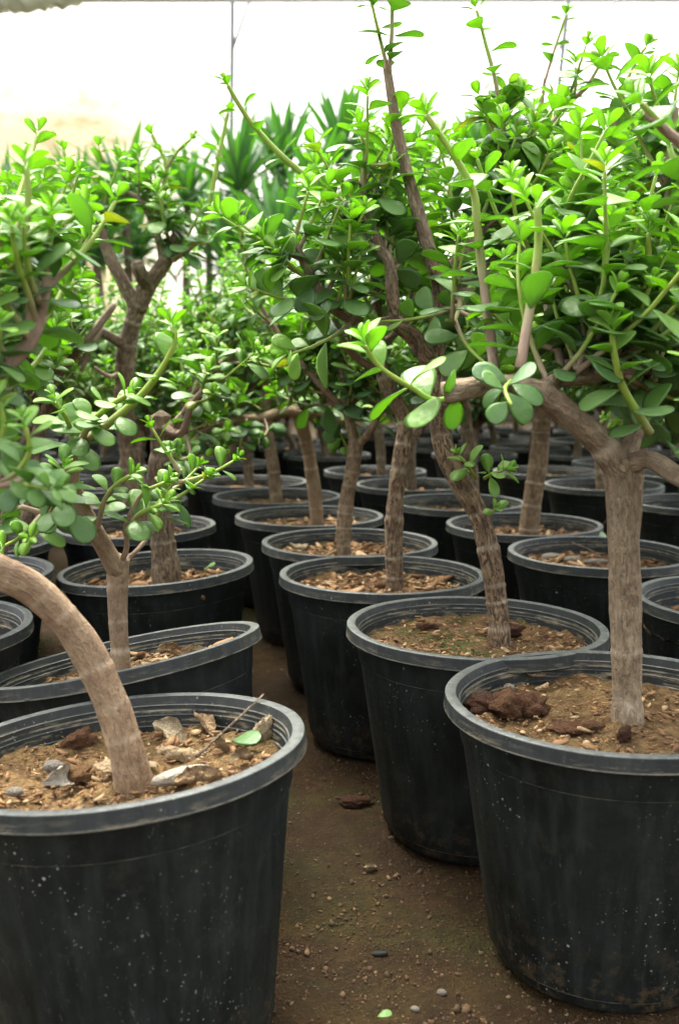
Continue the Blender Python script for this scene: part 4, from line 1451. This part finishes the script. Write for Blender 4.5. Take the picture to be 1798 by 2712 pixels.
# ------------------------------------------------------------------ pieces lying on the soil and the floor
def piece_mesh(kind, seed):
    rs = np.random.default_rng(seed)
    if kind in ('clod', 'stone'):
        V = ICO3[0].copy() if kind == 'clod' else ICO2[0].copy()
        amp, fr = (0.55, 1.6) if kind == 'clod' else (0.28, 0.9)
        V = lump(V, amp, fr, seed * 1.7)
        if kind == 'clod':
            V = lump(V, 0.5, 4.0, seed)
            V = lump(V, 0.3, 11.0, seed + 4)
        V *= np.array([1, .75, .6])
        return mk_mesh(kind, V, (ICO3 if kind == 'clod' else ICO2)[1], M[kind], kind == 'stone', {'rnd': np.full(len(V), 0.0)})
    # curled dry leaf with thickness
    nu, nv = 21, 15
    u = np.linspace(0, 1, nu)
    v = np.linspace(-1, 1, nv)
    U, Vv = np.meshgrid(u, v, indexing='ij')
    w = 0.5 * np.sin(np.pi * U ** .8) ** .6 * (.6 + .5 * U)
    yy = Vv * w * 1.0
    curl = 1.3 + rs.random() * 1.0
    ang = Vv * curl * (0.6 + 0.4 * np.sin(np.pi * U))
    Y = w * np.sin(ang) / curl * 1.5
    Z = w * (1 - np.cos(ang)) / curl * 1.5 + 0.25 * rs.normal() * (U - .5) ** 2 * 2
    P_ = np.stack([U * 1.6 - .8, Y, Z], -1).reshape(-1, 3)
    P_ += 0.09 * np.stack([vnoise(P_ * 3 + seed), vnoise(P_ * 3 + seed + 9), vnoise(P_ * 3 + seed + 5)], -1)
    P_ += 0.06 * np.stack([vnoise(P_ * 8 + seed), vnoise(P_ * 8 + seed + 9), vnoise(P_ * 8 + seed + 5)], -1)
    F = grid_faces(nu, nv)
    dz = np.array([0, 0, .03])
    k_ = len(P_)
    rim_i = list(range(0, nv)) + [i * nv + nv - 1 for i in range(1, nu)] + [(nu - 1) * nv + j for j in range(nv - 2, -1, -1)] + [i * nv for i in range(nu - 2, 0, -1)]
    side = [[rim_i[i], rim_i[(i + 1) % len(rim_i)], rim_i[(i + 1) % len(rim_i)] + k_, rim_i[i] + k_] for i in range(len(rim_i))]
    return mk_mesh('dry_leaf', np.concatenate([P_, P_ - dz]), np.concatenate([F, F[:, ::-1] + k_, np.array(side)]), M['dry'], True, {'rnd': np.full(2 * k_, 0.0)})


def soil_hit(P, u, v):
    """where the sight line meets that pot's (tilted) soil surface"""
    d = ray(u, v)
    o = Vector((0, 0, CAM_H))
    n_ = P.Rm @ Vector((0, 0, 1))
    c = Vector((P.x, P.y, P.dz)) + P.Rm @ Vector((0, 0, P.soil_z + .004))
    return o + d * ((c - o).dot(n_) / d.dot(n_))


def piece(kind, P, u, v, size, label, seed, rz=0.0, tilt=(0, 0), sq=(1, 1, 1), cat=None, mat=None, lift=0.35):
    p = soil_hit(P, u, v) if P is not None else on_z(u, v, 0.0)
    if P is None:
        p.z = ground_z(p.x, p.y)
    me = piece_mesh({'pebble': 'stone', 'dry_leaf': 'dry_leaf', 'earth_clod': 'clod', 'bark_piece': 'clod'}[kind], seed)
    if mat:
        me.materials[0] = M[mat]
    o = obj(kind, me, None, (p.x, p.y, p.z + size * lift * sq[2]), label=label, cat=cat or {'pebble': 'pebble', 'dry_leaf': 'dry leaf', 'earth_clod': 'clod', 'bark_piece': 'bark'}[kind])
    o.rotation_euler = (tilt[0], tilt[1], rz)
    o.scale = (size * sq[0], size * sq[1], size * sq[2])
    return o


# front left pot
piece('dry_leaf', FL, 145, 1815, .020, 'cream curled dry leaf standing on edge at the front of the bowed trunk pot', 3, 1.2, (1.1, .2), cat='dry leaf', mat='husk')
piece('earth_clod', FL, 185, 1800, .011, 'orange brown fibrous lump beside the cream curled leaf', 5, .4, mat='lump')
piece('pebble', FL, 125, 1778, .009, 'grey round pebble left of the cream curled leaf', 8, .3)
piece('dry_leaf', FL, 268, 1782, .024, 'tan rolled dry leaf lying against the foot of the bowed trunk', 11, .1, (2.6, 0))
piece('bark_piece', FL, 185, 1725, .014, 'dark brown bark block behind the bowed trunk foot, left side', 14, .9, sq=(1, .8, 1.1))
piece('dry_leaf', FL, 182, 1698, .010, 'small pale dry flake at the back of the bowed trunk pot', 15, .3, (.5, .3))
piece('dry_leaf', FL, 390, 1710, .024, 'pale brown curled dry leaf right of the bowed trunk', 18, -.5, (.4, .3))
piece('dry_leaf', FL, 420, 1750, .026, 'wide brown crumpled dry leaf in the middle of the bowed trunk pot', 21, .2, (2.9, .2))
piece('pebble', FL, 415, 1805, .021, 'long whitish husk lying by the front rim of the bowed trunk pot', 24, .55, sq=(1.25, .5, .6), mat='husk')
piece('dry_leaf', FL, 460, 1825, .024, 'flat cream dry leaf touching the front rim of the bowed trunk pot', 27, .2, (.2, 0))
piece('dry_leaf', FL, 505, 1740, .018, 'orange brown dry leaf beside the small green leaf', 30, 1.0, (.5, .8))
piece('bark_piece', FL, 610, 1715, .017, 'upright tan bark splinter by the right rim of the bowed trunk pot', 33, .2, (0, .4), (.5, .4, 1.5), mat='dry')
piece('pebble', FL, 35, 1835, .007, 'small greenish pebble at the front rim of the bowed trunk pot', 36)
piece('dry_leaf', FL, 300, 1705, .016, 'brown dry leaf at the back right of the bowed trunk foot', 37, .7, (.3, .3))
piece('dry_leaf', FL, 470, 1690, .022, 'brown curled dry leaf under the back rim of the bowed trunk pot', 38, 2.2, (.3, -.3))
piece('dry_leaf', FL, 345, 1775, .014, 'small tan dry leaf just right of the bowed trunk foot', 39, 1.7, (2.8, .2))
piece('dry_leaf', FL, 560, 1765, .017, 'tan dry leaf near the right rim below the twig', 40, .9, (.5, .1))
# front right pot
piece('earth_clod', FR, 1120, 1640, .016, 'dark red brown clod against the left rim of the straight trunk pot', 41, .3)
piece('earth_clod', FR, 1175, 1645, .021, 'large crumbly brown clod, middle one of three in the straight trunk pot', 44, 1.3)
piece('earth_clod', FR, 1228, 1642, .016, 'brown clod nearest the straight trunk, right one of the three', 47, 2.0)
piece('earth_clod', FR, 1328, 1690, .017, 'flat dark brown clod in front of the straight grey trunk', 50, .1, sq=(1.3, .8, .6))
piece('earth_clod', FR, 1440, 1710, .009, 'small pointed brown clod by the front rim of the straight trunk pot', 53, .1, sq=(.7, .7, 1.4))
piece('pebble', FR, 1175, 1592, .006, 'small pale pebble behind the brown clods', 56)
piece('dry_leaf', FR, 1235, 1572, .014, 'ochre dry flake at the back of the straight trunk pot', 59, .3, (.4, .2))
# tipped pot
piece('dry_leaf', L2, 330, 1512, .022, 'dark hollow dry leaf right of the trunk in the tipped pot', 61, .2, (1.3, .2))
piece('dry_leaf', L2, 395, 1525, .024, 'ragged tan dry leaf in the middle of the tipped pot', 64, .6, (.4, .4))
piece('dry_leaf', L2, 445, 1525, .020, 'pale oval dry leaf under the right rim of the tipped pot', 67, .2, (.3, -.2))
piece('dry_leaf', L2, 352, 1548, .020, 'golden dry leaf at the front rim of the tipped pot', 70, -.2, (2.8, .1))
piece('dry_leaf', L2, 195, 1585, .022, 'orange tan dry leaf left of the trunk in the tipped pot', 73, .3, (2.7, .2))
# others
piece('dry_leaf', L3, 348, 1335, .017, 'papery tan dry leaf left of the thick ringed trunk', 80, .4, (.9, .3))
piece('dry_leaf', L3, 468, 1308, .017, 'tan oval dry leaf by the back rim right of the thick ringed trunk', 83, .1, (2.7, .2))
piece('dry_leaf', P5, 690, 1268, .022, 'golden flat dry leaf left of the bent ringed trunk', 86, .2, (2.9, .05))
piece('pebble', P4, 880, 1360, .012, 'rust coloured round lump at the foot of the upright fissured trunk', 89, mat='lump')
piece('pebble', P4, 990, 1310, .011, 'white knobbly stone standing behind the upright fissured trunk', 92, sq=(.8, .8, 1.2), mat='husk')
piece('pebble', P4, 760, 1375, .009, 'white flat pebble at the left front rim of the fissured trunk pot', 93, sq=(1.3, .8, .5))
piece('earth_clod', P3, 1180, 1465, .014, 'crumbly dark clod at the foot of the leaning rough trunk', 95)
piece('earth_clod', P3, 985, 1450, .011, 'reddish crumb clump on the moss left of the leaning rough trunk', 98, sq=(1.4, 1, .5))
piece('pebble', RR, 1272, 1292, .016, 'grey oval pebble at the left in the pebbled pot', 101, .1, sq=(1.2, .8, .7))
piece('pebble', RR, 1320, 1298, .014, 'tan pebble second from the left in the pebbled pot', 104, sq=(1, .8, .8))
piece('pebble', RR, 1378, 1303, .018, 'pinkish flat pebble beside the straight trunk in the pebbled pot', 107, sq=(1.3, .8, .6))
piece('pebble', RR, 1508, 1268, .014, 'cream pitted stone right of the straight grey trunk', 110)
piece('pebble', RR, 1545, 1298, .013, 'white stone by the right edge in the pebbled pot', 113)
# floor
piece('earth_clod', None, 822, 1852, .017, 'broken brown clod on the aisle floor beside the second right pot', 120, sq=(1.1, .9, .7))
piece('pebble', None, 1090, 1982, .008, 'orange pebble on the floor at the foot of the mossy pot', 123, mat='lump')
piece('pebble', None, 876, 2200, .0065, 'black oval pebble on the aisle floor', 126, .1, sq=(1.3, .7, .6), mat='pot')
piece('pebble', None, 1020, 2288, .0045, 'pale tan pebble low in the aisle near the front right pot', 129)
piece('pebble', None, 958, 2325, .004, 'small tan pebble low in the middle of the aisle', 132)
piece('dry_leaf', None, 855, 2005, .010, 'small rust dry flake on the aisle floor', 135, .4, (.2, .1))
piece('pebble', None, 580, 1548, .006, 'cream pebble on the floor by the tipped pot rim', 138)


def fallen_leaf(p, X, Z, Ln, label, youth, rnd=.3, kind=1, name='fallen_leaf'):
    me = LEAF_HI_M[kind]
    o = obj(name, me, None, None, label=label, cat='leaf')
    X = Vector(X).normalized()
    Z = (Vector(Z) - X * Vector(Z).dot(X)).normalized()
    Yv = Z.cross(X)
    m4 = Matrix.Identity(4)
    for a in range(3):
        m4[a][0], m4[a][1], m4[a][2], m4[a][3] = X[a] * Ln, Yv[a] * Ln * .6, Z[a] * Ln, p[a]
    o.matrix_basis = m4
    o.color = (youth, rnd, 0, 1)


up = Vector((0, 0, 1))
fallen_leaf(soil_hit(FL, 535, 1725) + up * .006, (.8, -.5, .15), (.1, -.5, 1), .032, 'small green fallen leaf lying on dry leaves in the bowed trunk pot', .12, .8)
fallen_leaf(soil_hit(RR, 1350, 1262) + up * .008, (.9, .2, .25), (-.2, -.4, 1), .042, 'pale green fallen leaf left of the straight grey trunk in the pebbled pot', .5, .8)
fallen_leaf(soil_hit(R5_, 1265, 1222) + up * .004, (1, .1, .0), (0, -.3, 1), .03, 'dark green fallen leaf at the front rim under the thick scaly trunk', .05)
fallen_leaf(soil_hit(L3, 470, 1325) + up * .006, (.6, -.4, .3), (.2, -.5, 1), .028, 'green fallen leaf right of the thick ringed trunk', .2)
p = on_z(870, 2358, 0)
fallen_leaf(Vector((p.x, p.y, ground_z(p.x, p.y) + .006)), (1, .2, .1), (0, -.3, 1), .013, 'tiny bright green leaf on the floor at the bottom edge', .45)


def twig(pts, r, label):
    V, F, A, C = tube(pts, r, r * .6, seg=6, step=.01, young=(.0, .05))
    o = pts[0]
    obj('twig', mk_mesh('twig', V - np.array(o), F, M['bark'], True, A), None, o, label=label, cat='twig')


a = soil_hit(FL, 455, 1780) + up * .012
b = soil_hit(FL, 540, 1720) + up * .02
c = soil_hit(FL, 610, 1690) + up * .035
twig([a, b, c], .0016, 'thin grey twig slanting over dry leaves in the bowed trunk pot')
a = soil_hit(P3, 1080, 1420)
twig([a, a + Vector((.005, .0, .03)), a + Vector((-.008, .01, .06))], .0008, 'thin dry stalk standing by the back rim of the mossy pot')
a = soil_hit(RR, 1340, 1250)
twig([a + up * .01, a + Vector((.03, -.02, .03)), a + Vector((.07, .0, .07))], .0009, 'thin pale stalk slanting across the back of the pebbled pot')
a = soil_hit(RR, 1410, 1303)
twig([a + up * .006, a + Vector((-.03, .03, .02)), a + Vector((-.05, .07, .025))], .0013, 'dark thin twig lying over the pebbles')

# ------------------------------------------------------------------ spiky plants behind the rows
def blade_mesh(kind):
    n_ = 12
    t = np.linspace(0, 1, n_)
    w = (0.042 * np.sin(np.pi * np.clip(t * .86 + .10, 0, 1)) ** .7) * (1 - t ** 6)
    bend = (0.04, 0.16, 0.34, 0.55)[kind]
    z = t - bend * .6 * t ** 3
    x = bend * t ** 2
    V = []
    for i in range(n_):
        for s_, dpt in ((-1, 0.0), (0, -.22), (1, 0.0), (0, -.02)):
            V.append((x[i] + w[i] * dpt, s_ * w[i], z[i]))
    V.append((x[-1] + .002, 0, z[-1] + .01))
    F = []
    for i in range(n_ - 1):
        for k_ in range(4):
            a_, b_ = i * 4 + k_, i * 4 + (k_ + 1) % 4
            F.append([a_, b_, b_ + 4, a_ + 4])
    F3 = [[(n_ - 1) * 4 + k_, (n_ - 1) * 4 + (k_ + 1) % 4, n_ * 4] for k_ in range(4)]
    return mk_mesh('blade', V, [np.array(F), np.array(F3)], M['blade'])


BLADES = [blade_mesh(k) for k in range(4)]
TRUNK_Y = None


def yucca(x, y, z, n_, size, label, lean=0.0, upright=0.5):
    root = obj('spiky_plant', None, loc=(x, y, 0), label=label, cat='spiky plant', group='spiky plants behind the rows')
    V, F, A, C = tube([Vector((0, 0, 0)), Vector((lean * .3, 0, z * .5)), Vector((lean, 0, z + .02))], .032, .026, seg=10, step=.03, rough=.15)
    obj('trunk', mk_mesh('trunk', V, F, M['bark'], True, A), root)
    for i in range(n_):
        q = i / (n_ - 1)
        az = i * 2.39996
        el = (1 - q) * 1.55 * (1 - upright * .5) + q * .12 + random.gauss(0, .08)
        o = bpy.data.objects.new('blade', BLADES[min(3, max(0, int((1 - q) * 3.2 + random.random())))])
        COL.objects.link(o)
        o.parent = root
        o.location = (lean, 0, z - .03 + q * .10)
        o.rotation_mode = 'XYZ'
        o.rotation_euler = (random.gauss(0, .12), el, az)
        s_ = size * random.uniform(.8, 1.1) * (.75 + .35 * math.sin(math.pi * (q * .8 + .15)))
        o.scale = (s_, s_ * 1.15, s_)
        o.color = (min(1, max(0, q * .6 + random.gauss(0.2, .2))), random.random() * .5, 0, 1)


# (photo x, photo y of the rosette's foot, depth, blades, size)
YS = [(300, 470, 6.0, 46, .48, 'spiky plant with bright arching blades left of the greenhouse post'),
      (545, 430, 6.2, 52, .50, 'dark blue green spiky plant with drooping blades under the greenhouse post'),
      (655, 400, 6.6, 40, .52, 'tall narrow spiky plant standing free against the white film'),
      (800, 360, 6.8, 44, .55, 'spiky plant behind the tall ringed central stem'),
      (90, 520, 5.9, 42, .42, 'spiky plant low at the left edge'),
      (190, 480, 6.4, 42, .42, 'spiky plant second from the left edge, behind the dark forked crown'),
      (420, 460, 6.6, 44, .42, 'spiky plant behind the dark forked crown, right side'),
      (740, 440, 6.1, 44, .42, 'spiky plant low behind the long leaning shoot'),
      (960, 420, 6.3, 44, .46, 'spiky plant right of the tall ringed central stem'),
      (1090, 380, 6.7, 44, .50, 'spiky plant behind the thin leaf-paired stem'),
      (1210, 400, 6.4, 44, .46, 'spiky plant in the gap right of the thin leaf-paired stem'),
      (1330, 390, 6.8, 42, .46, 'spiky plant behind the right hand shoots'),
      (1450, 400, 6.3, 42, .46, 'spiky plant behind the dark curved right stem'),
      (1550, 380, 6.7, 42, .46, 'spiky plant at the right edge'),
      (480, 520, 7.2, 40, .42, 'spiky plant furthest back between two nearer ones on the left'),
      (620, 510, 7.2, 40, .42, 'spiky plant furthest back below the free standing narrow one'),
      (10, 500, 7.0, 40, .45, 'spiky plant furthest left, cut by the edge')]
LOWN = ['left edge', 'dark forked crown', 'steel post', 'long leaning shoot', 'free standing narrow spiky plant', 'tall ringed stem', 'thin leaf-paired stem', 'right hand shoots', 'right edge', 'curved dark stem', 'bright arching spiky plant', 'drooping blue green spiky plant']
LOWU = [40, 240, 520, 700, 660, 880, 1140, 1300, 1530, 1410, 330, 580]
for i, (nm, u) in enumerate(zip(LOWN, LOWU)):
    YS.append((u, 560 + 25 * (i % 3), 5.6 + .15 * (i % 4) + 1.3 * (i > 9), 50, .5, 'low dark spiky plant standing in front below the %s' % nm if i < 10 else 'low dark spiky plant behind the foot of the %s' % nm))
for i, (u, v, Y, n_, sz, lb) in enumerate(YS):
    Y += .5
    sz *= 1.15
    p = at(u, v + 22, Y)
    yucca(p.x, p.y, max(.15, p.z), n_, sz, lb, random.uniform(-.05, .05), .9 if i == 2 else random.uniform(.2, .6))

# ------------------------------------------------------------------ greenhouse end: film wall, posts, braces, beam
FW_Y = 11.0


def box(name, c, s, mat, bevel=0.0):
    x, y, z = s[0] / 2, s[1] / 2, s[2] / 2
    V = np.array([[a, b, d] for a in (-x, x) for b in (-y, y) for d in (-z, z)])
    F = np.array([[0, 1, 3, 2], [4, 6, 7, 5], [0, 4, 5, 1], [2, 3, 7, 6], [0, 2, 6, 4], [1, 5, 7, 3]])
    return mk_mesh(name, V + np.array(c), F, mat, False)


nx, nz = 160, 40
fx = np.linspace(-9, 9, nx)
fz = np.linspace(0, 4.6, nz)
FX, FZ = np.meshgrid(fx, fz, indexing='ij')
FY = 0.03 * np.sin(FX * 3.1 + .4 * np.sin(FZ * 2)) + 0.02 * fbm(np.stack([FX.ravel(), FZ.ravel(), 0 * FX.ravel()], 1) * 1.5, 3).reshape(FX.shape)
V = np.stack([FX, FY, FZ], -1).reshape(-1, 3)
obj('film_wall', mk_mesh('film_wall', V, grid_faces(nx, nz), M['film']), None, (0, FW_Y, 0), label='bright white plastic film wall closing the greenhouse behind the plants', cat='film wall')


def post(u, Y, u_top, v_top, r, label, brace=None):
    a = at(u, 600, Y)
    t = at(u_top, v_top, Y)
    d = (t - a) / (t.z - a.z)
    foot = a - d * a.z
    top = foot + d * 4.6
    root = obj('greenhouse_post', None, loc=foot, label=label, cat='post', group='greenhouse posts')
    V, F, A, C = tube([Vector((0, 0, 0)), (top - foot) * .5, top - foot], r, r, seg=14, step=.2)
    obj('pole', mk_mesh('pole', V, F, M['steel']), root)
    if brace:
        (u0, v0), (u1, v1) = brace
        b0, b1 = at(u0, v0, Y), at(u1, v1, Y)
        b1 = b0 + (b1 - b0) * 2.2
        V, F, A, C = tube([b0 - foot, (b0 + b1) / 2 - foot, b1 - foot], r * .62, r * .62, seg=10, step=.2)
        obj('brace', mk_mesh('brace', V, F, M['steel']), root)


post(533, 7.6, 537, 0, .017, 'thin grey steel post with a brace, standing behind the long leaning shoot', ((538, 112), (577, 0)))
post(1246, 7.9, 1312, 0, .017, 'leaning grey steel post with a brace at the upper right', ((1288, 112), (1428, 0)))
bp = at(784, 1, 8.6)
o = obj('roof_beam', box('roof_beam', (0, 0, .13), (14, .12, .26), M['beam']), None, (0, bp.y, bp.z), label='grey green roof beam running along the top edge', cat='beam')

obj('low_wall', box('low_wall', (0, 0, .2), (22, .16, .4), M['wall']), None, (0, FW_Y - .25, 0), label='low grey brown wall along the foot of the white film', cat='wall')
# net rolled up under the beam at the left
a, b = at(-60, -20, 8.4), at(230, -22, 8.4)
V, F, A, C = tube([Vector((0, 0, 0)), (b - a) * .5 + Vector((0, 0, -.03)), b - a], .15, .07, seg=16, step=.03, rough=.35)
obj('rolled_net', mk_mesh('rolled_net', V, F, M['net']), None, a, label='dull green shade net rolled up at the top left corner', cat='net')
